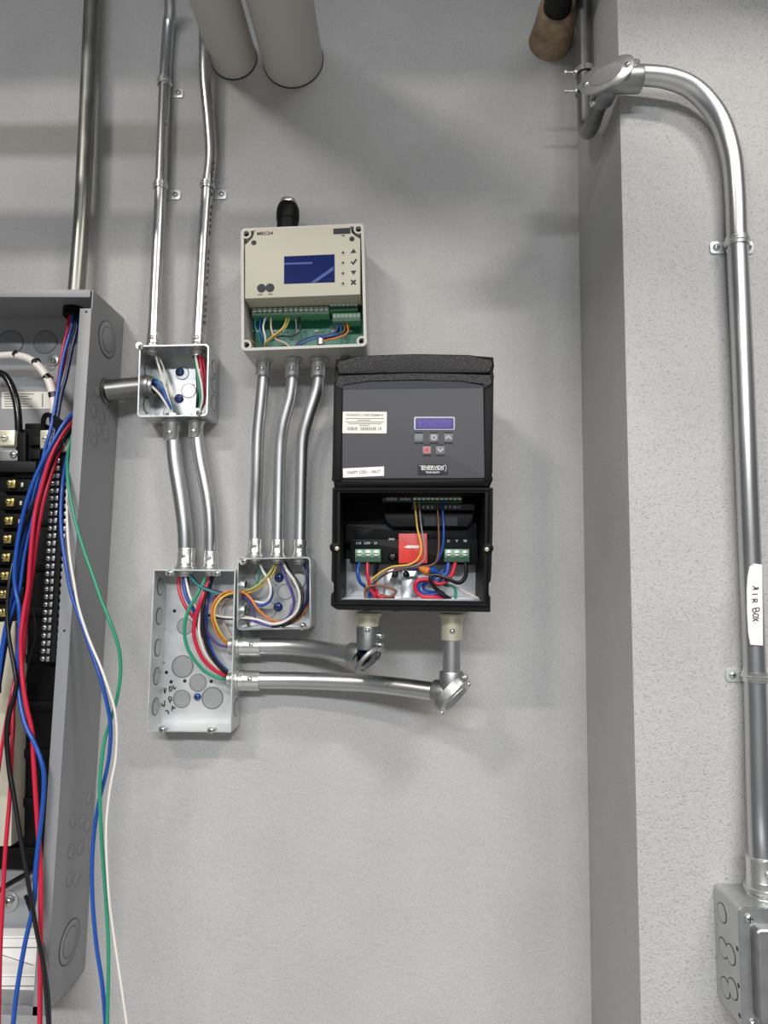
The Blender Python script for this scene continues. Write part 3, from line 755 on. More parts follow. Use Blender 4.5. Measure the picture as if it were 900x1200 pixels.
# vertical stubs out of the drive
VB = P(480, 717.5, 0.1).z
for (lbl, E_, px, py0, ylen) in (('short stub under the black drive meeting the uncovered elbow', EA, 432, 718, 0), ('straight stub under the black drive meeting the covered elbow', EB, 529, 719, 0)):
    pt = Vector((E_.x, E_.y, P(px, py0, 0.1).z))
    c = conduit('conduit_stub', lbl, [pt, Vector((E_.x, E_.y, E_.z + 0.012))], R3, 'emt', n=2)
    connector(c, pt, (0, 0, -1), R3, me=CONN_Y, nut=False)

# ------------------------------------------------------------------ grey controller
ctl = thing('controller_box', 'light grey controller with blue display and open wiring bay', 'controller', Vector((cc[0], 0, cc[1] - cc[3] / 2)))
bm = NB(); shell(bm, rrect(cc[0], cc[1], cc[2], cc[3], 0.006, cc[4]), rrect(cc[0], cc[1], cc[2] - 0.008, cc[3] - 0.008, 0.003, cc[4]), 0.0, CDp, 0.004)
enc = build('enclosure', bm, 'cream', ctl)
bm = NB(); shell(bm, rrect(cc[0], cc[1], cc[2] + 0.0022, cc[3] + 0.0022, 0.007, cc[4]), rrect(cc[0], cc[1], cc[2] - 0.0072, cc[3] - 0.0072, 0.0035, cc[4]), CDp - 0.012, CDp + 0.001, 0.001)
bm.free()
for (u, v) in ((-0.915, 0.91), (0.915, 0.91), (0.925, -0.915), (-0.92, -0.905)):
    bm = NB(); p = loc2(cc, u, v, CDp - 0.03); lathe(bm, at(p), [(0.0072, 0), (0.0072, 0.0302), (0.0045, 0.0302), (0.0042, 0.02), (0.0001, 0.02)], 18); boss = build('screw_boss', bm, 'cream', enc)
    inst('screw_hole', HOLE, boss, at(loc2(cc, u, v, CDp - 0.008), s=0.0042))
# circuit board
plate(ctl, 'circuit_board', (299, 345), (426, 342), (426, 410), (299, 414), 0.03, 0.002, 'pcb')
for k in range(26):
    px = 292 + (k * 37) % 128; py = 374 + (k * 13) % 26
    plate(ctl, 'board_component', *box4(px, py, px + 2.5 + k % 2, py + 1.6), 0.032, 0.002, ('alu', 'w_white', 'w_grey', 'term')[k % 4])
CV = 0.0905
# front cover
fr = [(298, 268.6), (390, 265), (411, 264.4), (411.5, 273.5), (416, 277.5), (422, 279), (422, 345), (287, 350), (287, 286), (293, 283), (297, 279)]
bm = NB(); prism(bm, pxo(fr, CV), 0.055, CV, 0.0012); cover = build('front_cover', bm, 'beige', ctl)
bm = NB(); q = [P(287, 350, CV - 0.001), P(422, 345, CV - 0.001), P(422.5, 351.5, 0.055), P(292, 359, 0.055)]
quadprism(bm, [v + Vector((0, 0.012, 0.0)) for v in q], q); build('cover_slope', bm, 'beige', cover)
ds = plate(cover, 'display', (333, 300.5), (392, 298), (392.3, 330.5), (332.8, 332.5), CV + 0.0006, 0.0008, 'lcd')
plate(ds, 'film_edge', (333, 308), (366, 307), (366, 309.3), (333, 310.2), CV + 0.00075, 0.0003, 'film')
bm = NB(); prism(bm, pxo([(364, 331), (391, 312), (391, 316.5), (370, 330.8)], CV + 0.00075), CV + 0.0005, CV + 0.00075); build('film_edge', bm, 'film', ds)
text(cover, 'MEC24', P(310.5, 273.6, CV + 0.0003), 0.0064, 'ink', 0.04, sx=1.15, spacing=1.05)
bm = NB(); prism(bm, pxo([(390.5, 268), (410.5, 266.8), (410.7, 273.2), (390.8, 274)], CV + 0.0008), CV - 0.002, CV + 0.0008); build('usb_slot', bm, 'slot', cover)
text(cover, 'USB', P(402, 276, CV + 0.0003), 0.0028, 'ink')
for px, py in ((412.5, 280), (297.5, 284.5)):
    inst('cover_hole', HOLE, cover, at(P(px, py, CV + 0.0001), s=0.0037))
for px, py in ((306.5, 338), (316.5, 337.5)):
    bm = NB(); lathe(bm, at(P(px, py, CV - 0.0005)), [(0.0062, 0), (0.0062, 0.001), (0.005, 0.0011), (0.0001, 0.0008)], 20); build('sounder_hole', bm, 'slot', cover)
text(cover, 'K.RST', P(305, 345.3, CV + 0.0003), 0.0024, 'ink'); text(cover, 'K.SET', P(317, 344.8, CV + 0.0003), 0.0024, 'ink')
for py in (295.8, 307.8, 320, 332):
    b = inst('button', KNOCK, cover, at(P(401.8, py, CV), s=0.0045)); b.data = KNOCK.copy() if False else b.data
    inst('button_pin', HOLE, b, at(P(401.9, py + 0.2, CV + 0.0004), s=0.0017))
bt = NB(); lathe(bt, Matrix.Identity(4), [(1.0, 0), (1.0, 0.03), (0.95, 0.06), (0.0001, 0.06)], 24); BTN = mesh_of('button', bt, ['beige'])
for o in list(cover.children):
    if o.name.split('.')[0] == 'button': o.data = BTN
sym = [[(410.8, 296.5), (414.2, 291.3), (417.6, 296)], [(410.6, 307), (412.4, 306), (413.6, 307.7), (417, 303), (418.6, 304.2), (414, 310.5)], [(411, 317.2), (417.6, 316.9), (414.4, 322)]]
for o_, nm in zip(sym, ('arrow_mark', 'tick_mark', 'arrow_mark')):
    bm = NB(); prism(bm, pxo(o_, CV + 0.0004), CV - 0.0001, CV + 0.0004); build(nm, bm, 'ink', cover)
bm = NB()
xs = [(-3.3, -1.9), (-1.9, -3.3), (0, -1.4), (1.9, -3.3), (3.3, -1.9), (1.4, 0), (3.3, 1.9), (1.9, 3.3), (0, 1.4), (-1.9, 3.3), (-3.3, 1.9), (-1.4, 0)]
prism(bm, pxo([(414.2 + a, 330.7 + b) for a, b in xs], CV + 0.0004), CV - 0.0001, CV + 0.0004); build('cross_mark', bm, 'ink', cover)


def terminal(parent, px0, px1, y0, y1, n, d, slope=0.0, mtop='term'):
    """pluggable terminal strip: body, one screw in a well per pole"""
    cx, cz, w_, h_, a = rect_px((px0, y0), (px1, y0 + slope), (px1, y1 + slope), (px0, y1), d)
    bm = NB(); prism(bm, rrect(cx, cz, w_, h_, 0, a), d - 0.02, d, 0.0006); t_ = build('terminal_strip', bm, mtop, parent)
    bm = NB(); prism(bm, rrect(cx, cz - h_ * 0.3, w_ * 0.98, h_ * 0.36, 0, a), d - 0.004, d + 0.0006); build('wire_entry', bm, 'term_d', t_)
    for k in range(n):
        u = (k + 0.5) / n * 2 - 1
        s_ = min(w_ / n * 0.42, h_ * 0.33)
        inst('screw', SCREW_T, t_, at(Vector((cx + u * w_ / 2 * math.cos(a), -d, cz + u * w_ / 2 * math.sin(a) + h_ * 0.18)), s=s_))
    return t_


terminal(ctl, 295, 331.5, 361.5, 370, 6, 0.06, -1); terminal(ctl, 332, 385.5, 360, 369.5, 9, 0.06, -1.2)
terminal(ctl, 386, 419, 354, 363.5, 7, 0.062, -0.8); terminal(ctl, 389.5, 422.5, 367, 377, 7, 0.058, -0.8)
plate(ctl, 'terminal_back', (386, 361), (420, 360), (420, 367), (386, 368), 0.046, 0.01, 'black')
# gland and plug are parts of the box
tz = cc[1] + cc[3] / 2
pg = P(337, 263, 0.045)
bm = NB(); lathe(bm, Matrix.Translation(Vector((pg.x, -0.045, tz - 0.001))), [(0.0158, 0), (0.0158, 0.03), (0.0165, 0.031), (0.0172, 0.036), (0.0172, 0.042), (0.0165, 0.049), (0.0145, 0.055), (0.013, 0.057)], 16); gl = build('cable_gland', bm, 'black', ctl, sharp=25)
bm = NB(); lathe(bm, Matrix.Translation(Vector((pg.x, -0.045, tz + 0.056))), [(0.0128, 0), (0.0132, 0.002), (0.0118, 0.006), (0.0085, 0.007), (0.008, 0.001), (0.0001, 0.001)], 18); build('gland_nut', bm, 'steel', gl)
ph = P(405, 410, 0.045); bz = P(405, 409, CDp).z
bm = NB(); lathe(bm, Matrix.Translation(Vector((ph.x, -0.045, bz + 0.0006))) @ frame_of((0, 0, -1)), [(0.0085, 0), (0.0085, 0.004), (0.0098, 0.004), (0.0098, 0.013), (0.008, 0.015)], 6); build('hex_plug', bm, 'w_grey', ctl, sharp=20)
bm = NB(); p = P(376, 401, 0.05); lathe(bm, Matrix.Translation(p), [(0.006, -0.004), (0.006, 0.004)], 16); build('conduit_bushing', bm, 'steel', ctl)

# ------------------------------------------------------------------ black motor drive
VD = 0.155
drv = thing('motor_drive', 'black wall-mounted motor drive with slate front panel and open terminal bay', 'motor drive', P(482, 717, 0.0))
up = [(393.5, 420.5), (420, 417), (486, 414.8), (550, 416), (578.5, 418), (579.5, 428), (576, 441), (578.8, 449), (577.5, 553), (575, 561), (575, 570), (391.5, 571), (391.5, 562), (389, 554), (391, 450), (395, 442), (392.5, 430)]
bm = NB(); prism(bm, pxo(up, VD), 0.06, VD, 0.003); hd = build('upper_housing', bm, 'black', drv)
bm = NB(); prism(bm, pxo([(398, 424), (573, 422), (572, 708), (397, 707)], VD), 0.0, 0.06); build('heat_sink', bm, 'shelf', drv)
cap = [(394.5, 421), (420, 417.8), (486, 415.4), (550, 416.8), (577.5, 418.8), (578.3, 428), (574.5, 438), (486, 436), (396.5, 439.5), (393.8, 430)]
bm = NB(); prism(bm, pxo(cap, VD + 0.004), VD - 0.012, VD + 0.004, 0.0045, 3); build('top_cap', bm, 'black_tex', drv)
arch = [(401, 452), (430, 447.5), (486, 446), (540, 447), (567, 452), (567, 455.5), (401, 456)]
band = [(396.5, 440.5), (486, 437), (574, 439.5), (576, 449), (568.5, 454), (566, 450), (540, 446.3), (486, 444.8), (430, 446.5), (402, 451), (400, 456), (393.5, 451)]
bm = NB(); prism(bm, pxo(band, VD + 0.002), VD - 0.008, VD + 0.002, 0.0); build('brow', bm, 'black_tex', drv)
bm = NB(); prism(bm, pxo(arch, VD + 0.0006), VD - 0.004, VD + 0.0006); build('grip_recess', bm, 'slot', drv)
for x0, x1 in ((392.5, 401), (568, 577.5)):
    plate(drv, 'edge_rail', (x0, 456), (x1, 455), (x1 - 1.5, 563), (x0, 564), VD + 0.002, 0.008, 'black', 0.0, 0.0015)
plate(drv, 'edge_rail', (401, 562), (568, 561), (568, 568), (400, 569), VD + 0.001, 0.008, 'black', 0.002, 0.002)
FD = VD + 0.0012
fp = plate(drv, 'front_panel', (401.8, 456), (566.8, 455), (567.5, 560), (401, 561), FD, 0.004, 'face', 0.002, 0.0008)
sm = -0.006
wl = plate(fp, 'warning_sticker', (402, 482.5), (453.5, 482.5), (453, 508), (401, 507.5), FD + 0.0005, 0.0005, 'paper', 0.001)
text(wl, 'WARNING | AVERTISSEMENT', P(427.5, 486.5, FD + 0.0006), 0.0037, 'ink_soft', 0, sx=0.98)
for k, (a_, b_) in enumerate(((405, 450), (419, 434), (405, 450), (408, 447), (421, 433))):
    plate(wl, 'print_line', *box4(a_, 490.0 + k * 2.05, b_, 490.7 + k * 2.05), FD + 0.0008, 0.0003, 'ink_soft')
random.seed(3); x = 407.0
while x < 447:
    w_ = random.choice((0.6, 0.9, 1.4))
    if not (418.5 < x < 420.5 or 440.5 < x < 442.5):
        plate(wl, 'bar_mark', *box4(x, 500.5, x + w_, 504.2), FD + 0.0008, 0.0003, 'ink_soft')
    x += w_ + random.choice((0.7, 1.0))
vs = plate(fp, 'type_sticker', (401.8, 549), (450, 546.6), (450, 557.6), (402.2, 559.6), FD + 0.0006, 0.0006, 'paper_w')
text(vs, 'VASPY CSD - 14617', P(426, 553.3, FD + 0.0008), 0.0052, 'ink_soft', 0.045, sx=0.95)
bz_ = plate(fp, 'display_bezel', (485, 488.3), (533, 488.3), (533.2, 504), (485.2, 504), FD + 0.0008, 0.001, 'grey_bez', 0.002, 0.0004)
dsp = plate(bz_, 'display', (487, 489.8), (531.5, 489.8), (531.7, 502.6), (487, 502.6), FD + 0.0011, 0.0008, 'vfd_lcd', 0.001)
for k in range(9):
    x = 490 + k * 4.3
    pts = [[(x, 501), (x + 0.8, 492.5)], [(x + 0.8, 492.5), (x + 3, 492.7)], [(x + 0.3, 497), (x + 2.7, 497)], [(x + 2.4, 501), (x + 3.1, 492.7)]]
    strokes(dsp, 'segment_digit', [pts[0], pts[3]] + ([pts[1]] if k % 3 else [pts[2]]), FD + 0.0012, 0.0003, 'vfd_seg')
for (px, py, kind) in ((490.8, 513, 'run'), (508.5, 513, 'mode'), (525.6, 513, 'up'), (500.3, 527.5, 'stop'), (516, 527.5, 'down')):
    kb = plate(fp, 'key', *box4(px - 5.2, py - 5, px + 5.2, py + 5), FD + 0.0006, 0.0008, 'key_red' if False else 'key', 0.001, 0.0004)
    plate(kb, 'key_legend', *box4(px - 4.6, py - 6.6, px + 4.6, py - 5.9), FD + 0.0009, 0.0004, 'ink')
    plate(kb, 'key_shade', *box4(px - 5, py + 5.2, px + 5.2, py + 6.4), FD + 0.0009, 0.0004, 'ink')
    L3 = FD + 0.0009
    if kind == 'run': strokes(kb, 'key_mark', [[(px - 3.2, py), (px, py - 3.2), (px + 3.2, py), (px, py + 3.2), (px - 3.2, py)], [(px, py - 2), (px, py + 2)]], L3, 0.0003, 'key_green')
    if kind == 'mode': strokes(kb, 'key_mark', [[(px - 1.4, py - 2.4), (px + 1.4, py - 2.4), (px + 2.4, py - 1), (px + 2.4, py + 1), (px + 1.4, py + 2.4), (px - 1.4, py + 2.4), (px - 2.4, py + 1), (px - 2.4, py - 1), (px - 1.4, py - 2.4)]], L3, 0.0006, 'white_ink')
    if kind == 'up': strokes(kb, 'key_mark', [[(px - 3.4, py + 1.8), (px, py - 1.8)], [(px, py - 1.8), (px + 3.4, py + 1.8)]], L3, 0.0006, 'white_ink')
    if kind == 'down': strokes(kb, 'key_mark', [[(px - 3.4, py - 1.6), (px, py + 2)], [(px, py + 2), (px + 3.4, py - 1.6)]], L3, 0.0006, 'white_ink')
    if kind == 'stop':
        plate(kb, 'key_mark', *box4(px - 3.8, py - 3.6, px + 3.8, py + 3.6), L3, 0.0004, 'key_red', 0.0005)
        text(kb, 'O', P(px, py, L3 + 0.0001), 0.004, 'ink')
lg = plate(fp, 'maker_plate', (489.6, 544.3), (524.6, 544), (524.6, 556.3), (489.6, 556.6), FD + 0.0006, 0.0006, 'black_gloss', 0.001)
text(lg, 'ENERVEX', P(506.8, 547.9, FD + 0.0007), 0.0060, 'white_ink', sx=1.06)
strokes(lg, 'emblem', [[(491.6, 545.6), (494, 546.6), (494.2, 551.2)], [(494.5, 550.6), (519, 550.6)], [(519.6, 550.6), (520, 546), (522.6, 545.6), (522.6, 550.5), (521.4, 552.6)]], FD + 0.0008, 0.0004, 'white_ink')
text(lg, 'TRUE DRAFT', P(507, 553.7, FD + 0.0007), 0.0030, 'white_ink')
# open bay
lo_t, lo_b = (389.5, 571.5), (387.8, 713)
LO = rect_px((389.5, 571.5), (577.8, 571.5), (575, 717), (387.8, 714), VD)
notch = [(389.6, 571.5), (577.8, 571.5), (577.4, 620), (575.8, 672), (575.3, 680), (572.8, 684), (572.8, 696), (574.8, 700), (574.6, 717.3), (395, 714.6), (387.5, 709.5), (388, 697), (391, 693), (391, 684), (388.2, 680), (388.6, 660)]
inner = [(398.5, 577), (568.5, 577), (568.3, 620), (567.3, 672), (567.2, 680), (566.8, 684), (566.8, 696), (566.6, 699), (566.5, 704.8), (398.8, 702.8), (397.6, 702), (397.6, 697), (397.8, 693), (397.9, 684), (398, 680), (398.1, 660)]
o2 = pxo(notch, VD); i2 = pxo(inner, VD)
bm = NB(); shell(bm, o2, i2, 0.05, VD, 0.006); build('bay_housing', bm, 'black', drv)
bm = NB(); rim_o = pxo([(393, 574.2), (573.6, 574.2), (571, 709.5), (393, 707.5)], VD); tube(bm, [Vector((x, -VD, z)) for x, z in rim_o + rim_o[:1]], 0.0022, 8, 1); build('gasket', bm, 'black', drv)
for px, py in ((394.3, 642.5), (569.8, 643.5)):
    bm = NB(); lathe(bm, at(P(px, py, VD - 0.02)), [(0.0062, 0), (0.0062, 0.0215), (0.0046, 0.0225)], 20); b_ = build('screw_boss', bm, 'black', drv)
    inst('screw', SCREW_Y, b_, at(P(px + 0.6, py + 0.3, VD + 0.002), s=0.0028))
# aluminium floor and chassis
plate(drv, 'aluminium_plate', (406, 655), (557.5, 655), (557, 704), (405, 704), 0.062, 0.004, 'alu')
bm = NB(); q = [P(406, 699, 0.064), P(557, 700, 0.064), P(564, 702.5, 0.13), P(401, 701, 0.13)]
quadprism(bm, [v - Vector((0, 0, 0.004)) for v in q], q); build('aluminium_ledge', bm, 'alu', drv)
plate(drv, 'aluminium_rib', (471, 668), (489, 668), (489, 702), (470, 702), 0.075, 0.012, 'alu', 0.001, 0.001)
plate(drv, 'aluminium_rib', (452, 665), (462, 665), (460, 702), (448, 702), 0.07, 0.008, 'alu', 0.001, 0.001)
for px, py in ((463, 673), (476, 673)):
    inst('screw', SCREW_BLACK, drv, at(P(px, py, 0.076), s=0.0046))
plate(drv, 'terminal_shelf', (408, 632), (560, 632), (560, 662), (412, 660), 0.09, 0.03, 'shelf', 0.001, 0.0015)
plate(drv, 'terminal_shelf', (405, 614), (559, 614), (559, 634), (405, 636), 0.085, 0.03, 'shelf', 0.001, 0.0015)
plate(drv, 'relay_window', *box4(415, 619, 440, 633), 0.0865, 0.002, 'black', 0.001, 0.001)
plate(drv, 'cover_plate', (405, 587), (558.5, 587), (558.5, 616), (405, 614), 0.078, 0.02, 'black', 0.001, 0.001)
bm = NB(); prism(bm, pxo([(449, 600), (556, 600), (553, 613), (548, 617.5), (460, 617.5), (453, 612)], 0.098), 0.08, 0.098, 0.003); build('chip_cover', bm, 'shelf', drv)
plate(drv, 'chip_window', *box4(497, 606, 536, 616), 0.0985, 0.001, 'slot')
ls = plate(drv, 'legend_strip', *box4(448, 581, 483, 588), 0.101, 0.004, 'face')
for x in (459, 475): text(ls, 'IOIOI', P(x, 584.5, 0.1013), 0.0056, 'white_ink')
ls = plate(drv, 'legend_strip', *box4(483, 591, 556, 597.5), 0.101, 0.004, 'face')
for k, s in enumerate(('3', '4', '5', '', '', '8', '9', '10', '11')):
    if s: text(ls, s, P(496 + k * 5.25, 594.5, 0.1013), 0.0048, 'white_ink')
terminal(drv, 483.5, 541.5, 581.5, 589, 11, 0.104)
for x0, x1, labs, ly in ((416, 445.8, ('L1/L', 'L2/N', 'L3'), 636.5), (521, 550, ('U', 'V', 'W'), 634)):
    t_ = terminal(drv, x0, x1, 643.5, 658.5, 3, 0.108)
    for k, s in enumerate(labs): text(drv, s, P(x0 + 4.5 + k * 9.8, ly, 0.0905), 0.0042, 'white_ink')
text(drv, 'GND', P(459, 632, 0.0905), 0.0036, 'white_ink')
inst('screw', SCREW_BLACK, drv, at(P(460, 652.5, 0.09), s=0.0062))
rp = plate(drv, 'red_guard', (467.5, 625), (500.8, 625), (500.8, 660), (466.5, 660.5), 0.1, 0.015, 'red_plate', 0.0015, 0.001)
bm = NB(); prism(bm, pxo([(472.5, 641), (476.5, 640), (477, 639), (491, 639.5), (491, 642.2), (477, 642.5), (476.5, 642)], 0.1005), 0.0995, 0.1005); build('arrow_mark', bm, 'white_ink', rp)
for px in (425, 460, 500, 540):
    plate(drv, 'bottom_clip', *box4(px, 712.5, px + 9, 716.5), VD + 0.001, 0.004, 'black', 0.001)

# ------------------------------------------------------------------ straps
def strap(label, px, py, d_pipe, r, tabs, d_wall, tabdx, tabdy=0.0, cat='conduit strap', tilt=0.0):
    p = P(px, py, d_pipe)
    root = thing('conduit_strap', label, cat, Vector((p.x, -d_wall, p.z)))
    ax = Vector((tilt, 0, 1)).normalized()
    bm = NB(); lathe(bm, Matrix.Translation(p - ax * 0.0055) @ frame_of(ax), [(r + 0.0002, 0), (r + 0.0016, 0), (r + 0.0016, 0.0035), (r + 0.0026, 0.0045), (r + 0.0026, 0.0065), (r + 0.0016, 0.0075), (r + 0.0016, 0.011), (r + 0.0002, 0.011), (r + 0.0002, 0)], 24, caps=False)
    build('saddle', bm, 'steel', root)
    for s_ in tabs:
        c_ = Vector((p.x + s_ * (r + tabdx * 0.8), 0, p.z + tabdy))
        bm = NB(); prism(bm, rrect(p.x + s_ * (r + tabdx * 0.5), p.z + tabdy, tabdx * 2.1, 0.0155, 0.004), d_wall, d_wall + 0.0022, 0.0006); tb = build('tab', bm, 'box_light', root)
        inst('screw', SCREW, tb, at(Vector((c_.x, -d_wall - 0.0022, c_.z)), s=0.0042))


strap('one-hole strap nearest the top on the slim conduit beside white pipes', 192.5, 97, 0.016, RH, (1,), 0.0, 0.011, -0.006)
strap('one-hole strap lower on the slim conduit, level with its printed neighbour strap', 188, 218, 0.018, RH, (1,), 0.0, 0.011, -0.004)
strap('one-hole strap on the printed conduit above the grey controller', 243, 218, 0.0172, RH, (1,), 0.0, 0.011, -0.004)

# ------------------------------------------------------------------ pillar conduit
PC = PILLAR_D + 0.014
c = conduit('conduit', 'long conduit bending down the pillar face to surface box', [P(893, 1042, PC + 0.014), P(891.5, 1000, PC + 0.012), P(888.5, 930, PC + 0.003), P(885, 800, PC), P(877, 600, PC), P(870, 420, PC), P(864, 290, PC), P(861.5, 225, PC), P(856.5, 180, PC + 0.002), P(842, 138, PC + 0.004), P(815, 106, PC + 0.008), P(782, 91.5, PC + 0.012), P(742, 87.5, PC + 0.012)], R3, 'emt')
connector(c, P(893, 1043, PC + 0.014), (-0.015, 0, 1), R3)
strap('two-hole strap on the pillar conduit just under its bend', 863.8, 284, PC, R3, (-1, 1), PILLAR_D, 0.009, 0.0)
strap('two-hole strap on the pillar conduit below the white tape', 885, 793, PC, R3, (-1, 1), PILLAR_D, 0.009, 0.0)
# tape flag
tape = thing('label_tape', 'white tape flag with black handwriting wrapped on the pillar conduit', 'label', P(884, 710, PC + R3))
tl = pxo([(878.5, 664), (884, 660.5), (893, 661.5), (894, 756.5), (879.5, 755.5), (877, 742), (875.5, 715), (875.3, 690), (876.3, 675)], PC + R3 + 0.0022)
bm = NB(); prism(bm, tl, PC + R3 + 0.0012, PC + R3 + 0.0024); build('tape', bm, 'paper_w', tape)
H3 = PC + R3 + 0.0026
strokes(tape, 'handwriting', [[(882.3, 691), (888.4, 688.5), (887.5, 690.5), (882, 686.8)], [(885.6, 691.2), (885, 688)], [(881.5, 696.5), (888, 696)], [(881, 702.5), (887, 701.8)], [(887, 701.8), (887.3, 704.8), (884.8, 705.2), (884.3, 702.2)], [(884.3, 702.4), (882, 706.5)],
                               [(882, 713.4), (889, 712.2), (889.5, 715.5), (886.5, 716.3), (885.8, 713)], [(885.8, 713), (885.7, 716.8), (882.6, 717.2), (882, 713.4)], [(886, 719.2), (888.6, 720.4), (888, 722.8), (884.5, 723), (882.3, 721.5), (883.5, 719.4), (886, 719.2)], [(889.2, 724), (882, 728)], [(882.2, 724), (888.8, 728)], [(884.6, 730.2), (885.2, 730.6)]], H3, 0.0005, 'ink')

# pull elbow on the pillar corner
EC = P(712, 93, PILLAR_D + 0.028)
EC.x = XP - 0.021
EC.z = P(735, 95, PILLAR_D + 0.026).z
ec = thing('pull_elbow', 'covered pull elbow round the corner of the pillar, high up', 'conduit elbow', EC)
RX = Vector((1, 0, 0)); BK = Vector((0, 1, 0))
bm = NB(); lathe(bm, Matrix.Translation(EC) @ frame_of(RX), [(0.0146, 0), (0.0152, 0.005), (0.0152, 0.036), (0.0142, 0.038), (0.012, 0.038)], 24); build('hub', bm, 'cast', ec)
bm = NB(); lathe(bm, Matrix.Translation(EC) @ frame_of(BK), [(0.0146, 0), (0.0152, 0.005), (0.0152, 0.03), (0.0142, 0.032), (0.012, 0.032)], 24); build('hub', bm, 'cast', ec)
nC = Vector((-0.6, -0.8, 0)).normalized(); lC = Vector((0.8, -0.6, 0)).normalized(); sC = Vector((0, 0, 1))
cC = EC + nC * 0.009
bm = NB(); oval(bm, cC - nC * 0.010, lC, sC, nC, 0.026, 0.0155, 0.0103); build('body', bm, 'cast', ec)
bm = NB(); oval(bm, cC, lC, sC, nC, 0.033, 0.0178, 0.0018); build('cover', bm, 'steel', ec)
for s_ in (-1, 1):
    inst('cover_screw', SCREW_L, ec, Matrix.Translation(cC + lC * 0.025 * s_ + nC * 0.0016) @ frame_of(nC) @ Matrix.Scale(0.0034, 4))
bm = NB(); p = EC + Vector((0.03, -0.006, 0.014)); lathe(bm, Matrix.Translation(p) @ frame_of((0, -0.4, 0.9)), [(0.004, -0.004), (0.0045, 0), (0.0045, 0.004), (0.003, 0.006)], 14); build('clamp_screw', bm, 'steel', ec)
bm = NB(); p = EC + Vector((-0.012, 0.02, -0.012)); lathe(bm, Matrix.Translation(p) @ frame_of((-0.7, 0, -0.7)), [(0.004, -0.004), (0.0045, 0), (0.0045, 0.004), (0.003, 0.006)], 14); build('clamp_screw', bm, 'steel', ec)
x = EC.x; z = EC.z
VX = XP - 0.0135; VY = -0.09
c = conduit('conduit', 'darker conduit turning up the corner beside the pillar, behind pull elbow', [Vector((x, EC.y + 0.014, z)), Vector((x, -0.165, z)), Vector((x + 0.002, -0.142, z + 0.001)), Vector((x + 0.004, -0.118, z + 0.009)), Vector((VX - 0.001, -0.098, z + 0.027)), Vector((VX, VY, z + 0.052)), Vector((VX, VY, z + 0.2)), Vector((VX, VY, z + 0.45))], R3 - 0.001, 'dark_emt')
st = thing('conduit_strap', 'strap with two bolts on the dark corner conduit beside the pillar', 'conduit strap', Vector((VX, VY, P(683, 96, 0.09).z)))
for k, dz in enumerate((P(683, 107, 0.09).z - z, P(683, 85, 0.09).z - z)):
    bm = NB(); lathe(bm, Matrix.Translation(Vector((VX, VY, z + dz - 0.004))), [(R3 + 0.0002, 0), (R3 + 0.0018, 0), (R3 + 0.0018, 0.008), (R3 + 0.0002, 0.008), (R3 + 0.0002, 0)], 20, caps=False); build('saddle', bm, 'steel', st)
    bm = NB(); lathe(bm, Matrix.Translation(Vector((VX - R3 + 0.001, VY, z + dz))) @ frame_of((-1, 0, 0)), [(0.0045, 0), (0.0045, 0.004), (0.002, 0.005), (0.002, 0.014), (0.0035, 0.015), (0.0035, 0.018)], 10); build('bolt', bm, 'steel', st)

# ------------------------------------------------------------------ surface box on the pillar
bd = PILLAR_D + 0.053
bx0 = P(865, 1066, bd).x; bz1 = P(900, 1064.5, bd).z; SW = 0.105
bz0 = bz1 - 0.117
sb = thing('device_box', 'galvanized surface box with raised cover and white device, ending the pillar conduit', 'outlet box', Vector((bx0 + SW / 2, -PILLAR_D, bz0)))
ctr = (bx0 + SW / 2, (bz0 + bz1) / 2)
bm = NB(); prism(bm, rrect(*ctr, SW, bz1 - bz0, 0.004), PILLAR_D, bd); sbb = build('box_body', bm, 'knock', sb)
bm = NB(); prism(bm, rrect(*ctr, SW + 0.001, bz1 - bz0 + 0.001, 0.007), bd, bd + 0.002, 0.0008); cv = build('cover', bm, 'cast', sb)
bm = NB(); prism(bm, rrect(*ctr, SW - 0.02, bz1 - bz0 - 0.028, 0.006), bd + 0.002, bd + 0.014, 0.004, 3); build('raised_face', bm, 'cast', cv)
bm = NB(); prism(bm, rrect(ctr[0] + 0.0015, ctr[1] - 0.0125, 0.055, bz1 - bz0 - 0.036, 0.002), bd + 0.012, bd + 0.017, 0.0015); build('white_device', bm, 'paper_w', sb)
for sx in (-1, 1):
    for sz in (-1, 1):
        inst('screw', SCREW, cv, at(Vector((ctr[0] + sx * (SW / 2 - 0.009), -(bd + 0.002), ctr[1] + sz * ((bz1 - bz0) / 2 - 0.009))), s=0.0045))
for k, (dd, zz) in enumerate(((0.018, 0.095), (0.018, 0.06), (0.034, 0.062), (0.02, 0.022), (0.036, 0.03))):
    inst('knockout', KNOCK, sbb, Matrix.Translation(Vector((bx0 - 0.0001, -(PILLAR_D + dd), bz0 + zz))) @ frame_of((-1, 0, 0)) @ Matrix.Scale(0.009, 4))
for zz in (0.012, 0.04, 0.075):
    inst('screw_hole', HOLE, sbb, Matrix.Translation(Vector((bx0, -(bd - 0.005), bz0 + zz))) @ frame_of((-1, 0, 0)) @ Matrix.Scale(0.0024, 4))

# ------------------------------------------------------------------ pipes out of the wall
def wall_pipe(name, label, px, py, r, m, length, slope=0.0):
    p = P(px, py, 0.0)
    root = thing(name, label, 'pipe', p)
    bm = NB(); lathe(bm, Matrix.Translation(p + Vector((0, -0.001, 0))) @ frame_of((0, -1, slope)), [(r, 0), (r, 0.3), (r, length)], 48); build('jacket', bm, m, root)
    bm = NB(); ring(bm, Matrix.Translation(p) @ frame_of((0, -1, 0)), r * 0.97, r + 0.0012, 0.0018, 48); build('cut_edge', bm, 'gap', root)
    return root


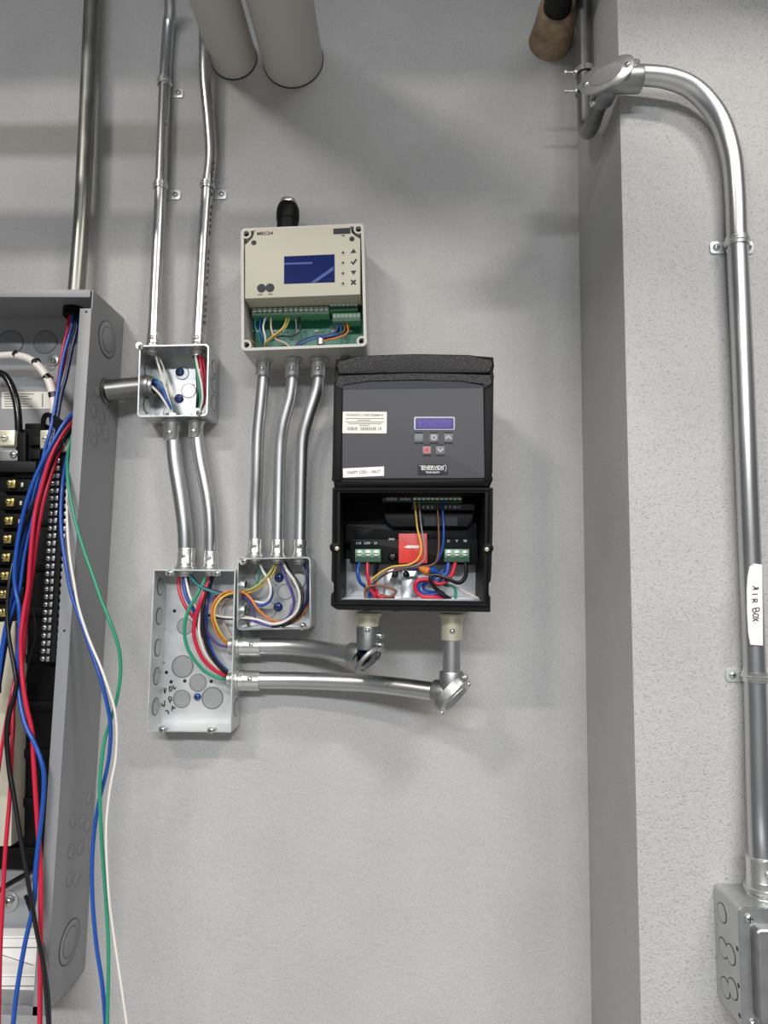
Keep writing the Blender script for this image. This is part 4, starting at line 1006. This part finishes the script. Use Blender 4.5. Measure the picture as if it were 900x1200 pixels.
wall_pipe('insulated_pipe', 'thinner white insulated pipe overhead, next to the printed conduit', 274.5, 69, 0.0362, 'white_pipe', 1.6)
wall_pipe('insulated_pipe', 'thicker white insulated pipe overhead, hung beside its thinner twin', 343.5, 71, 0.0475, 'white_pipe', 1.6)
bp = P(645, 49, 0.0)
rub = thing('rubber_pipe', 'black rubber-covered pipe leaving the wall through a brown sleeve, beside the pillar', 'pipe', bp)
bm = NB(); lathe(bm, Matrix.Translation(bp) @ frame_of((0, -1, 0)), [(0.034, 0), (0.0335, 0.006), (0.031, 0.03), (0.0305, 0.056), (0.028, 0.06), (0.0225, 0.061)], 28); build('sleeve', bm, 'sleeve', rub)
bm = NB(); tube(bm, [bp + Vector((-0.002, -0.05, 0)), bp + Vector((-0.006, -0.09, 0.0)), bp + Vector((-0.008, -0.16, 0.0)), bp + Vector((-0.008, -0.6, 0.0)), bp + Vector((-0.008, -1.4, 0.0))], 0.0205, 20, 8); build('jacket', bm, 'rubber', rub)

# ------------------------------------------------------------------ overhead services that shade the top of the wall
du = thing('air_duct', 'round galvanized air duct running along the wall overhead', 'duct', Vector((-2.2, -0.75, H + 1.25)))
bm = NB(); lathe(bm, Matrix.Translation(Vector((-2.2, -0.75, H + 1.25))) @ frame_of((1, 0, 0)), [(0.15, 0), (0.15, 2.0), (0.15, 4.4)], 40); build('duct_wall', bm, 'cast', du)
for k in range(5):
    bm = NB(); ring(bm, Matrix.Translation(Vector((-2.1 + k, -0.75, H + 1.25))) @ frame_of((1, 0, 0)), 0.149, 0.156, 0.02, 40); build('seam_band', bm, 'cast', du)
sp_ = thing('sprinkler_pipe', 'slim dark pipe running under the overhead air duct', 'pipe', Vector((-2.2, -0.5, H + 0.8)))
bm = NB(); lathe(bm, Matrix.Translation(Vector((-2.2, -0.5, H + 0.8))) @ frame_of((1, 0, 0)), [(0.024, 0), (0.024, 1.78)], 20); build('pipe_wall', bm, 'dark_emt', sp_)
bm = NB(); lathe(bm, Matrix.Translation(Vector((-0.43, -0.5, H + 0.8))) @ frame_of((1, 0, 0)), [(0.029, 0), (0.029, 0.03), (0.024, 0.04)], 20); build('pipe_cap', bm, 'dark_emt', sp_)
for k in range(2):
    bm = NB(); lathe(bm, Matrix.Translation(Vector((-1.9 + k * 1.3, -0.5, H + 0.826))), [(0.005, 0), (0.005, 0.9)], 8); build('hanger_rod', bm, 'dark_emt', sp_)

# ------------------------------------------------------------------ wires
random.seed(5)
# white banded and black feeders in the panel
q = [P(-25, 420, 0.04), P(0, 417.5, 0.042), P(20, 417, 0.044), P(38, 423, 0.046), P(53, 439, 0.048), P(61, 458, 0.05), P(64, 482, 0.05), P(65, 508, 0.05)]
fe = thing('feeder_cable', 'white feeder cable with black spiral bands in the panel top', 'cable', q[0])
bm = NB(); tube(bm, q, 0.0058, 16); build('jacket', bm, 'w_white', fe)
sp = smooth_path(q, 12)
for (px, py, ax) in ((17, 417, (0.8, 0, 0.75)), (41, 424.5, (0.95, 0, 0.1)), (58, 442, (0.75, 0, -0.65)), (62, 463, (0.3, 0, -1)), (-8, 418, (0.8, 0, 0.75))):
    tgt = P(px, py, 0.045); k = min(range(len(sp)), key=lambda i: (sp[i] - tgt).length)
    bm = NB(); ring(bm, Matrix.Translation(sp[k] - Vector(ax).normalized() * 0.0018) @ frame_of(ax), 0.0045, 0.0062, 0.008, 20); build('stripe', bm, 'w_black', fe)
bm = NB(); q = [P(-30, 428, 0.045), P(0, 437, 0.048), P(10, 446, 0.05), P(18, 466, 0.052), P(21.5, 490, 0.052), P(22, 520, 0.05)]; tube(bm, q, 0.0052, 14)
build('feeder_cable', bm, 'black_gloss', None, origin=q[0], label='thick glossy black feeder cable curving down into lug block', cat='cable')

ew = 'panel wires'
wire('blue wire from the conduit top, running beside the banded white feeder', 'w_blue', 0.0026, [(86, 366, .045), (84, 385, .045), (76, 415, .048), (70, 445, .052), (64, 480, .06), (59, 505, .068), (53, 526, .07), (46, 556, .072), (39, 584, .074), (32, 610, .076), (24, 645, .078), (17, 688, .08), (11, 715, .082), (5, 742, .084), (0, 775, .086), (-8, 830, .086)])
wire('dark blue wire from the conduit top, hugging the panel flange', 'w_navy', 0.0027, [(91, 366, .045), (90, 385, .045), (84, 410, .048), (78, 440, .052), (72, 462, .056), (67, 490, .062), (61, 520, .066), (54, 548, .068), (45, 580, .07), (38, 612, .072), (31, 650, .074), (22, 690, .076), (14, 720, .076), (6, 760, .076), (-5, 830, .078)])
wire('purple-red wire inside the bundle under the conduit bushing', 'w_red', 0.0026, [(84, 366, .04), (83, 380, .042), (78, 405, .045), (74, 428, .047), (68, 455, .048), (64, 485, .05), (60, 520, .055), (55, 550, .06)])
wire('second red wire in the bundle under conduit bushing, partly hidden', 'w_red', 0.0022, [(81, 366, .04), (79, 385, .04), (73, 412, .042), (69, 440, .045), (65, 470, .045), (61, 505, .048)])
wire('bright blue wire leaving the flange and crossing low over red wires', 'w_blue', 0.0028, [(98, 470, .055), (88, 482, .07), (74, 498, .08), (60, 522, .085), (46, 549, .088), (35, 576, .09), (26, 608, .09), (20, 640, .09), (17, 670, .09), (18, 690, .09), (22, 712, .092), (22, 745, .094), (19.5, 775, .096), (21, 812, .1), (29, 845, .105), (41, 870, .108), (50, 898, .112), (51.5, 920, .112), (49, 957, .112), (43, 1013, .114), (40, 1056, .116), (29, 1107, .118), (20, 1160, .12), (15, 1205, .12), (12, 1240, .12)])
wire('light blue wire close behind the bright one, curving off low', 'w_blue', 0.0022, [(96, 478, .05), (86, 488, .06), (72, 505, .07), (60, 530, .075), (50, 560, .078), (43, 590, .08), (35, 622, .082), (28, 655, .083), (23, 690, .085), (16, 712, .086), (9, 735, .087), (3, 765, .088), (-3, 810, .09)])
wire('long red wire leaving the flange and hanging past the panel bottom', 'w_red', 0.0030, [(98, 478, .05), (87, 490, .068), (70, 514, .078), (58, 540, .082), (49, 570, .084), (42, 597, .086), (38, 627, .088), (35, 663, .089), (33, 690, .09), (29, 712, .092), (26, 740, .094), (25, 765, .096), (26.5, 797, .1), (31, 828, .103), (36, 856, .106), (39, 892, .108), (41, 920, .109), (44, 973, .11), (47, 1029, .113), (47.5, 1093, .116), (47, 1160, .118), (46, 1240, .12)])
wire('red wire twin running tight beside the long one, ending mid panel', 'w_red', 0.0027, [(98, 487, .036), (86, 499, .05), (72, 523, .064), (62, 549, .071), (54, 575, .077), (48, 602, .079), (43, 632, .08), (39, 665, .08), (34, 700, .08), (30, 735, .075), (27, 770, .068), (21, 800, .068), (15, 830, .068), (10, 862, .068)])
wire('red wire in front of the beige filler, nearest the frame edge', 'w_red', 0.0026, [(18, 792, .066), (15, 815, .072), (15.5, 850, .08), (13.5, 880, .09), (11, 933, .1), (6, 1000, .11), (2.5, 1067, .115), (0, 1120, .118), (-2, 1220, .12)])
wire('thin red wire across the foot of the beige filler', 'w_red', 0.0022, [(17, 800, .064), (11, 825, .066), (6, 852, .07), (1.5, 880, .075), (-5, 930, .08)])
wire('black wire leaving the flange and hanging diagonally past the bottom', 'w_black', 0.0027, [(98, 480, .042), (85, 503, .06), (67, 527, .076), (53, 559, .077), (40, 588, .079), (27, 621, .081), (18, 650, .084), (11, 682, .09), (8.5, 717, .093), (11, 750, .096), (17.5, 782, .098), (20, 803, .1), (14, 826, .102), (9, 852, .104), (9.5, 890, .106), (15, 925, .11), (25, 987, .118), (35, 1045, .125), (43, 1091, .128), (51, 1133, .128), (57, 1200, .127), (60, 1245, .126)])
wire('second black wire hanging under the beige filler beside the first', 'w_black', 0.0025, [(19, 812, .095), (11, 832, .097), (7, 860, .1), (9, 890, .1), (12, 912, .1), (16, 935, .1)])
wire('black wire behind the red ones, dropping out under panel flange', 'w_black', 0.0024, [(30, 1050, .07), (40, 1078, .09), (48, 1108, .105), (53, 1140, .112), (57, 1175, .115), (59, 1240, .115)])
wire('thin black wire lying over the screw terminals', 'w_black', 0.0011, [(46, 560, .062), (38, 690, .062), (42, 740, .064), (34, 775, .062), (28, 815, .06)])
wire('loose blue wire bowing out past the panel edge', 'w_blue', 0.0024, [(93, 505, .04), (81, 527, .062), (74.5, 559, .082), (71.5, 599, .096), (72.5, 630, .107), (77, 660, .112), (84, 697, .115), (99, 740, .119), (110, 772, .122), (119, 799, .125), (126, 827, .127), (129.5, 850, .126), (129, 875, .122), (125, 903, .117), (114, 950, .116), (108.5, 1000, .117), (108.5, 1053, .117), (113, 1107, .117), (120, 1155, .117), (124, 1205, .116), (127, 1245, .116)])
wire('loose white wire hanging outermost over the wall', 'w_white', 0.0017, [(88, 520, .05), (81, 550, .07), (79, 583, .094), (79, 617, .109), (81.5, 650, .114), (87, 684, .119), (92.5, 713, .123), (104, 748, .127), (117, 779, .132), (126.5, 805, .135), (134, 830, .135), (137, 856, .133), (135.5, 890, .13), (129, 925, .132), (124.5, 973, .134), (127, 1040, .13), (132, 1085, .126), (141, 1147, .124), (149, 1203, .122), (154, 1245, .12)])
wire('loose green wire bulging widest past the panel edge', 'w_green', 0.0022, [(97, 489, .058), (87, 504, .072), (80, 531, .087), (79.5, 562, .106), (86, 601, .114), (97, 641, .117), (110, 678, .12), (119, 704, .122), (130, 731, .123), (139, 759, .122), (141.3, 786, .12), (138, 814, .119), (132, 837, .118), (124, 862, .119), (119.5, 888, .123), (117, 926, .126), (119, 981, .126), (124, 1053, .124), (127, 1107, .124), (126.5, 1165, .124), (125, 1245, .124)])

# upper box
G = .03
wire('white wire crossing the upper square box from its first connector', 'w_white', 0.0018, [(181, 411, .027), (187, 432, .03), (194, 455, .032), (199.5, 474, .03), (203, 487, .027)])
wire('second white wire behind the first in the upper square box', 'w_white', 0.0015, [(183, 411, .025), (192, 432, .022), (197, 455, .022), (202, 486, .025)])
wire('blue wire fanning out of the nipple in upper square box', 'w_blue', 0.0022, [(166, 446, .03), (178, 446, .032), (189, 454, .034), (196, 468, .032), (203, 486, .027)])
wire('navy wire under the blue one in the upper square box', 'w_navy', 0.0022, [(166, 450, .03), (178, 451, .031), (188, 459, .03), (196, 472, .03), (203, 486, .026)])
wire('teal wire along the blue one in the upper square box', 'w_teal', 0.0016, [(166, 442, .03), (180, 443, .03), (191, 451, .029), (198, 466, .029), (205, 486, .027)])
wire('cream wire lowest of the nipple bundle in upper square box', 'w_white', 0.0017, [(166, 451, .036), (175, 451, .038), (187, 462, .038), (197, 477, .034), (202, 487, .028)])
wire('red wire down the side of the upper square box', 'w_red', 0.0023, [(233.5, 412, .027), (236, 430, .034), (238, 448, .036), (238, 470, .033), (232, 487, .027)])
wire('darker red wire hidden beside the red one, upper square box', 'w_red', 0.0021, [(236, 412, .026), (239, 430, .03), (240.5, 450, .03), (239, 470, .03), (231, 487, .027)])
wire('green wire down the side of the upper square box', 'w_green', 0.0022, [(228, 412, .027), (231, 437, .036), (234, 456, .04), (235, 474, .036), (230, 487, .027)])
wire('white wire between green and red, upper square box', 'w_white', 0.0018, [(229, 412, .028), (232, 432, .039), (236, 450, .043), (237.5, 468, .041), (235, 482, .034)])
wire('black wire under the green one, upper square box', 'w_black', 0.0022, [(230, 412, .025), (231, 440, .026), (231.5, 465, .026), (229, 487, .026)])

# gang box
wire('red wire dropping from the wide connector in the gang box', 'w_red', 0.0024, [(209.5, 672, .027), (210, 692, .034), (217.5, 711, .036), (229, 727, .034), (236, 748, .03)])
wire('blue wire next to it from the wide connector, gang box', 'w_blue', 0.0022, [(214.5, 672, .027), (217, 695, .032), (225, 712, .032), (234, 730, .028), (240, 750, .025)])
wire('white wire from the wide connector in the gang box', 'w_white', 0.0019, [(217, 672, .027), (222, 697, .034), (229, 711, .032), (238, 726, .028)])
wire('black wire from the wide connector in the gang box', 'w_black', 0.0022, [(219, 672, .025), (222, 700, .026), (231, 718, .026), (241, 740, .024)])
wire('navy wire sweeping across from gang box to lower square box', 'w_navy', 0.0022, [(222, 672, .027), (231, 684, .036), (246, 691, .038), (262, 695, .034), (273, 696, .028)])
wire('teal wire sweeping across from gang box to lower square box', 'w_teal', 0.0018, [(222, 674, .03), (232, 685, .041), (246, 692.5, .043), (262, 697, .038), (273, 698, .03)])
wire('green wire making the long arc through the gang box', 'w_green', 0.0024, [(242.5, 672, .028), (240, 680, .034), (231, 697, .042), (220, 717, .046), (216, 740, .046), (221.5, 763, .044), (237, 784, .038), (252, 793, .032), (268, 797, .027)])
wire('red wire making the long arc through the gang box', 'w_red', 0.0028, [(245.5, 672, .028), (244, 682, .033), (237, 702, .04), (229, 724, .043), (227.5, 745, .042), (236, 769, .039), (250, 784, .033), (268, 794, .027)])
wire('white wire inside the red arc of the gang box', 'w_white', 0.002, [(246, 672, .026), (241, 692, .034), (234.5, 718, .038), (233.5, 742, .038), (241, 766, .035), (254, 783, .03), (268, 794, .026)])
wire('black wire innermost of the long arcs in the gang box', 'w_black', 0.0028, [(248, 672, .028), (245, 685, .034), (239, 706, .039), (237.5, 732, .04), (243, 759, .038), (254, 777, .033), (268, 791, .027)])
wire('blue wire inside the black arc of the gang box', 'w_blue', 0.002, [(249, 672, .025), (246, 690, .028), (242, 720, .03), (243, 745, .03), (252, 770, .028), (268, 790, .025)])
wire('orange wire looping out of the lower square box into gang box', 'w_orange', 0.0018, [(290, 693, .03), (273, 693, .034), (260, 696, .042), (250, 709, .046), (248.5, 724, .046), (255, 742, .04), (268, 757, .028)])
wire('yellow-orange wire looping beside the orange one in gang box', 'w_yellow', 0.0016, [(290, 691, .03), (273, 695, .036), (262, 699, .044), (253, 710, .048), (251.5, 724, .048), (258, 741, .042), (268, 754, .03)])
wire('purple wire at the lower lying connector in the gang box', 'w_purple', 0.0018, [(268, 759, .027), (254, 754, .03), (244, 742, .032), (240, 722, .032), (246, 704, .03), (258, 698, .028), (273, 697, .026)])
wire('brown wire loop deep in the gang box', 'w_brown', 0.0015, [(273, 699, .024), (258, 703, .022), (250, 715, .02), (253, 733, .02), (268, 755, .022)])
wire('pink wire loop deep in the gang box', 'w_pink', 0.0014, [(273, 701, .022), (262, 706, .018), (258, 718, .016), (264, 735, .018), (274, 752, .022)])
wire('navy wire running level between gang box and lower square box', 'w_navy', 0.0019, [(244, 721, .02), (256, 724, .026), (268, 725, .03), (292, 726, .03)])
wire('white wire running level between gang box and lower square box', 'w_white', 0.0017, [(246, 718, .02), (256, 722, .028), (268, 723.5, .033), (292, 724.5, .034)])

# lower square box
wire('lime wire from the middle connector in the lower square box', 'w_lime', 0.0017, [(323, 657, .027), (320, 665, .034), (311.7, 677, .038), (299, 688, .038), (286, 693, .032), (276, 694, .028)])
wire('yellow wire beside the lime one in the lower square box', 'w_yellow', 0.0015, [(324, 657, .027), (322, 668, .032), (314, 680, .034), (300, 691, .034), (286, 695.5, .032), (276, 695, .028)])
wire('green wire from the first connector in the lower square box', 'w_green', 0.0014, [(301, 657, .025), (304, 670, .02), (301, 684, .02), (290, 693, .025)])
wire('white wire hooking round inside the lower square box', 'w_white', 0.0019, [(303, 657, .027), (308, 669, .035), (315, 681, .038), (317.5, 692, .039), (315, 702, .037), (308, 706.5, .034), (298, 705, .03)])
wire('blue wire hooking under the white one, lower square box', 'w_blue', 0.0019, [(318, 688, .036), (319, 697, .036), (314.5, 706, .036), (306, 709.5, .034), (295, 705, .032), (284, 699, .028)])
wire('orange wire sagging across the lower square box', 'w_orange', 0.0019, [(280, 694, .03), (287, 695, .036), (295, 703, .04), (303, 715, .04), (315, 725, .038), (328, 729, .036), (346, 727, .036), (358, 714, .034), (361, 700, .03)])
wire('purple wire looping down from the middle connector, lower square box', 'w_purple', 0.002, [(328, 657, .027), (333, 673, .036), (341, 691, .038), (344.5, 708, .038), (336, 725, .04), (317, 733, .041), (300, 728, .038), (286, 724.5, .03)])
wire('white wire in the big loop of the lower square box', 'w_white', 0.0021, [(331, 657, .027), (336, 668, .036), (345, 681, .041), (351, 697, .043), (348, 716, .043), (333, 728.5, .043), (317, 731, .041), (302, 726.5, .038), (286, 723, .03)])
wire('black wire in the big loop of the lower square box', 'w_black', 0.0022, [(333, 657, .025), (340, 670, .034), (351, 686, .037), (355, 701, .038), (350, 720, .038), (335, 731, .038), (318, 734, .036)])
wire('blue wire from the last connector in the lower square box', 'w_navy', 0.0021, [(353, 657, .027), (359, 668, .036), (361, 685, .038), (359, 705, .038), (350, 722, .036), (336, 731, .036)])
wire('brown wire outermost at the corner of the lower square box', 'w_brown', 0.0018, [(355, 657, .026), (361, 678, .03), (361.5, 700, .032), (356, 718, .034), (344, 729, .034), (330, 734, .034)])
wire('grey wire from the last connector, lower square box', 'w_grey', 0.0014, [(350, 657, .027), (356, 666, .03), (358, 680, .026), (352, 695, .02)])
wire('thin purple wire crossing low in the lower square box', 'w_purple', 0.0015, [(281, 697, .03), (291, 704, .033), (297, 716, .034), (300, 730, .036)])

# drive bay
K = .108
wire('yellow wire from the control terminals, motor drive bay', 'w_yellow', 0.0013, [(486, 588, .1045), (489, 618, .112), (493.5, 639, .114), (491, 653, .114), (480, 661.5, .112), (457, 665, .108), (438, 677, .105), (428.5, 690, .104), (428, 703, .1)])
wire('pale grey wire from the control terminals, motor drive bay', 'w_grey', 0.0011, [(491, 588, .1045), (493.5, 615, .111), (498, 644, .113), (496, 657, .112), (484, 663.5, .11), (458, 667, .106), (440, 679, .102), (431, 692, .1), (430, 703, .1)])
wire('brown wire from the control terminals, motor drive bay', 'w_brown', 0.0012, [(512, 588, .1045), (514, 618, .112), (513.5, 649, .112), (506, 662, .11), (478, 666, .107), (452, 672, .104), (440, 684, .1), (436, 703, .1)])
wire('blue wire from the control terminals, motor drive bay', 'w_blue', 0.0015, [(517.5, 588, .1045), (520, 618, .112), (518, 644, .112), (508, 662, .109), (490, 666, .106), (458, 670, .102), (440, 683, .098), (434, 703, .098)])
wire('brown wire bent in a hairpin at the bay bottom', 'w_brown', 0.0016, [(428, 703, .108), (429, 689.5, .111), (443, 686, .112), (460, 690, .112), (464, 694, .11), (457, 699, .106), (440, 697, .102), (436, 704, .1)])
wire('blue wire from the first supply terminal, motor drive bay', 'w_blue', 0.0024, [(421.5, 658, .104), (419, 670, .108), (422, 682, .108), (430, 690, .1), (432, 704, .1)])
wire('red wire from the middle supply terminal, motor drive bay', 'w_red', 0.0024, [(430.5, 658, .104), (431, 675, .106), (436, 692, .104), (445, 703, .1)])
wire('black wire from the last supply terminal, motor drive bay', 'w_black', 0.002, [(440, 658, .1), (439, 675, .096), (436, 690, .095), (434, 704, .096)])
wire('second black wire at the last supply terminal, motor drive bay', 'w_black', 0.0017, [(444, 658, .098), (440, 680, .092), (437, 704, .094)])
wire('short red wire lying at the foot of the drive bay', 'w_red', 0.0018, [(441, 690, .1), (444, 698, .104), (454, 700, .104), (462, 699, .1)])
wire('blue wire from the first motor terminal, motor drive bay', 'w_blue', 0.0024, [(525.5, 658, .104), (523, 672, .11), (513, 681, .112), (497, 682, .112), (490, 690, .112), (499, 697, .11), (516, 696, .108), (524, 703, .1)])
wire('second blue wire nested in the motor lead loop', 'w_blue', 0.002, [(520, 668, .1), (508, 678, .104), (498, 684, .106), (497, 691, .106), (508, 694, .106), (519, 694, .104)])
wire('red wire from the middle motor terminal, motor drive bay', 'w_red', 0.0026, [(534, 658, .104), (528, 676, .112), (515, 684.5, .114), (500, 679, .116), (488, 682, .116), (487, 692, .115), (496, 699, .113), (512, 699.5, .11), (521, 703, .104)])
wire('black wire from the last motor terminal, motor drive bay', 'w_black', 0.0026, [(545.5, 658, .104), (546, 674, .112), (538, 683, .117), (524, 678, .12), (510, 673.5, .121), (504.5, 677, .121), (509, 688, .12), (520, 697, .114), (531, 705, .104)])
wire('green wire hooking down at the bay foot, motor drive', 'w_green', 0.0018, [(520, 686, .1), (530, 687, .108), (534, 693, .108), (533, 705, .104)])
wire('white wire trailing to the corner of the drive bay', 'w_white', 0.0016, [(524, 684, .098), (538, 690, .102), (552, 697, .104), (562, 702, .102)])
bm = NB(); a_ = P(492, 666, .108); b_ = P(502, 670, .112); ax = b_ - a_
lathe(bm, Matrix.Translation(a_) @ frame_of(ax), [(0.0025, 0), (0.0055, 0.009), (0.0058, 0.0125), (0.005, 0.0135)], 12)
build('wire_nut', bm, 'w_orange', None, origin=a_, label='orange wire nut among the leads in the drive bay', cat='wire connector')
bm = NB(); a_ = P(511, 670, .106); b_ = P(504, 668, .108); ax = b_ - a_
lathe(bm, Matrix.Translation(a_) @ frame_of(ax), [(0.0025, -0.002), (0.0048, 0.005), (0.005, 0.0075), (0.0042, 0.0085)], 12)
build('wire_nut', bm, 'w_blue', None, origin=a_, label='blue wire nut beside the orange one in drive bay', cat='wire connector')

# controller bay
B = .05
wire('yellow wire along the side of the controller wiring bay', 'w_yellow', 0.0013, [(290, 371, .045), (288.5, 384, .048), (292, 396, .046), (298, 402, .04)])
wire('teal wire from the first controller terminal', 'w_teal', 0.0012, [(300, 370.5, .051), (299, 383, .054), (304, 395, .052), (309, 408, .046)])
wire('blue wire from the second controller terminal', 'w_blue', 0.0014, [(306, 370.5, .051), (304.5, 386, .054), (308, 398, .052), (309.5, 408, .046)])
wire('white wire from the third controller terminal', 'w_white', 0.0013, [(312, 370, .051), (308.5, 383, .056), (311, 396, .055), (310, 408, .047)])
wire('pinkish wire from the fourth controller terminal, sweeping sideways', 'w_pink', 0.0013, [(317.5, 370, .051), (318, 386, .056), (323, 397, .055), (334, 402, .05), (343, 410, .045)])
wire('yellow wire crossing the controller bay to first connector', 'w_yellow', 0.0013, [(337, 369.5, .051), (332, 384, .058), (319, 395, .058), (312, 401, .054), (309, 408, .047)])
wire('second yellow wire crossing the controller bay, above the first', 'w_lime', 0.0012, [(340, 369.5, .051), (335, 383, .057), (323, 393, .057), (314, 400, .053), (310, 408, .047)])
wire('black wire looping low in the controller bay', 'w_black', 0.0012, [(351, 369, .051), (351.5, 387, .054), (342, 394, .053), (328, 394, .05), (318, 400, .048)])
wire('grey wire beside the black loop in the controller bay', 'w_grey', 0.0011, [(346, 369, .051), (347.5, 385, .05), (347, 400, .046), (344, 409, .044)])
wire('purple wire from the lower terminals of the controller', 'w_purple', 0.0012, [(394, 376.5, .05), (394, 387, .055), (384, 392, .055), (367, 394, .054), (352, 400, .05), (344, 409, .046)])
wire('blue wire from the lower terminals of the controller', 'w_blue', 0.0011, [(398.5, 376.5, .05), (399, 389, .055), (388, 394, .055), (372, 396, .053), (356, 402, .05), (345, 410, .046)])
wire('orange wire from the lower terminals of the controller', 'w_orange', 0.0013, [(406, 376.5, .05), (407.5, 389, .055), (396, 396, .056), (382, 399, .053), (374, 407, .047)])
wire('brown wire behind the orange one in the controller bay', 'w_brown', 0.0012, [(403, 376.5, .049), (403, 388, .052), (390, 395, .052), (378, 398, .05), (373, 407, .046)])
lay_wires()

# ------------------------------------------------------------------ groups of repeats
KIND_GROUPS = {'conduit': 'steel conduits', 'conduit_stub': 'short stubs under the motor drive', 'conduit_strap': 'straps holding the conduits', 'junction_box': 'square junction boxes',
               'pull_elbow': 'cast pull elbows', 'insulated_pipe': 'white insulated pipes', 'feeder_cable': 'feeder cables in the panel', 'wire_nut': 'wire nuts in the drive bay'}
for o in COL.objects:
    if o.parent or not o.get('category'): continue
    k = o.name.split('.')[0]; lb = o['label']
    if k == 'wire':
        o['group'] = ('wires in the pull elbow' if 'elbow' in lb else 'wires in the upper square box' if 'upper square' in lb else 'wires in the gang box' if 'gang box' in lb else
                      'wires in the lower square box' if 'lower square' in lb else 'wires in the motor drive' if 'motor' in lb or 'bay bottom' in lb or 'drive bay' in lb else
                      'wires in the controller' if 'controller' in lb else 'wires of the electrical panel')
    elif k in KIND_GROUPS:
        o['group'] = KIND_GROUPS[k]
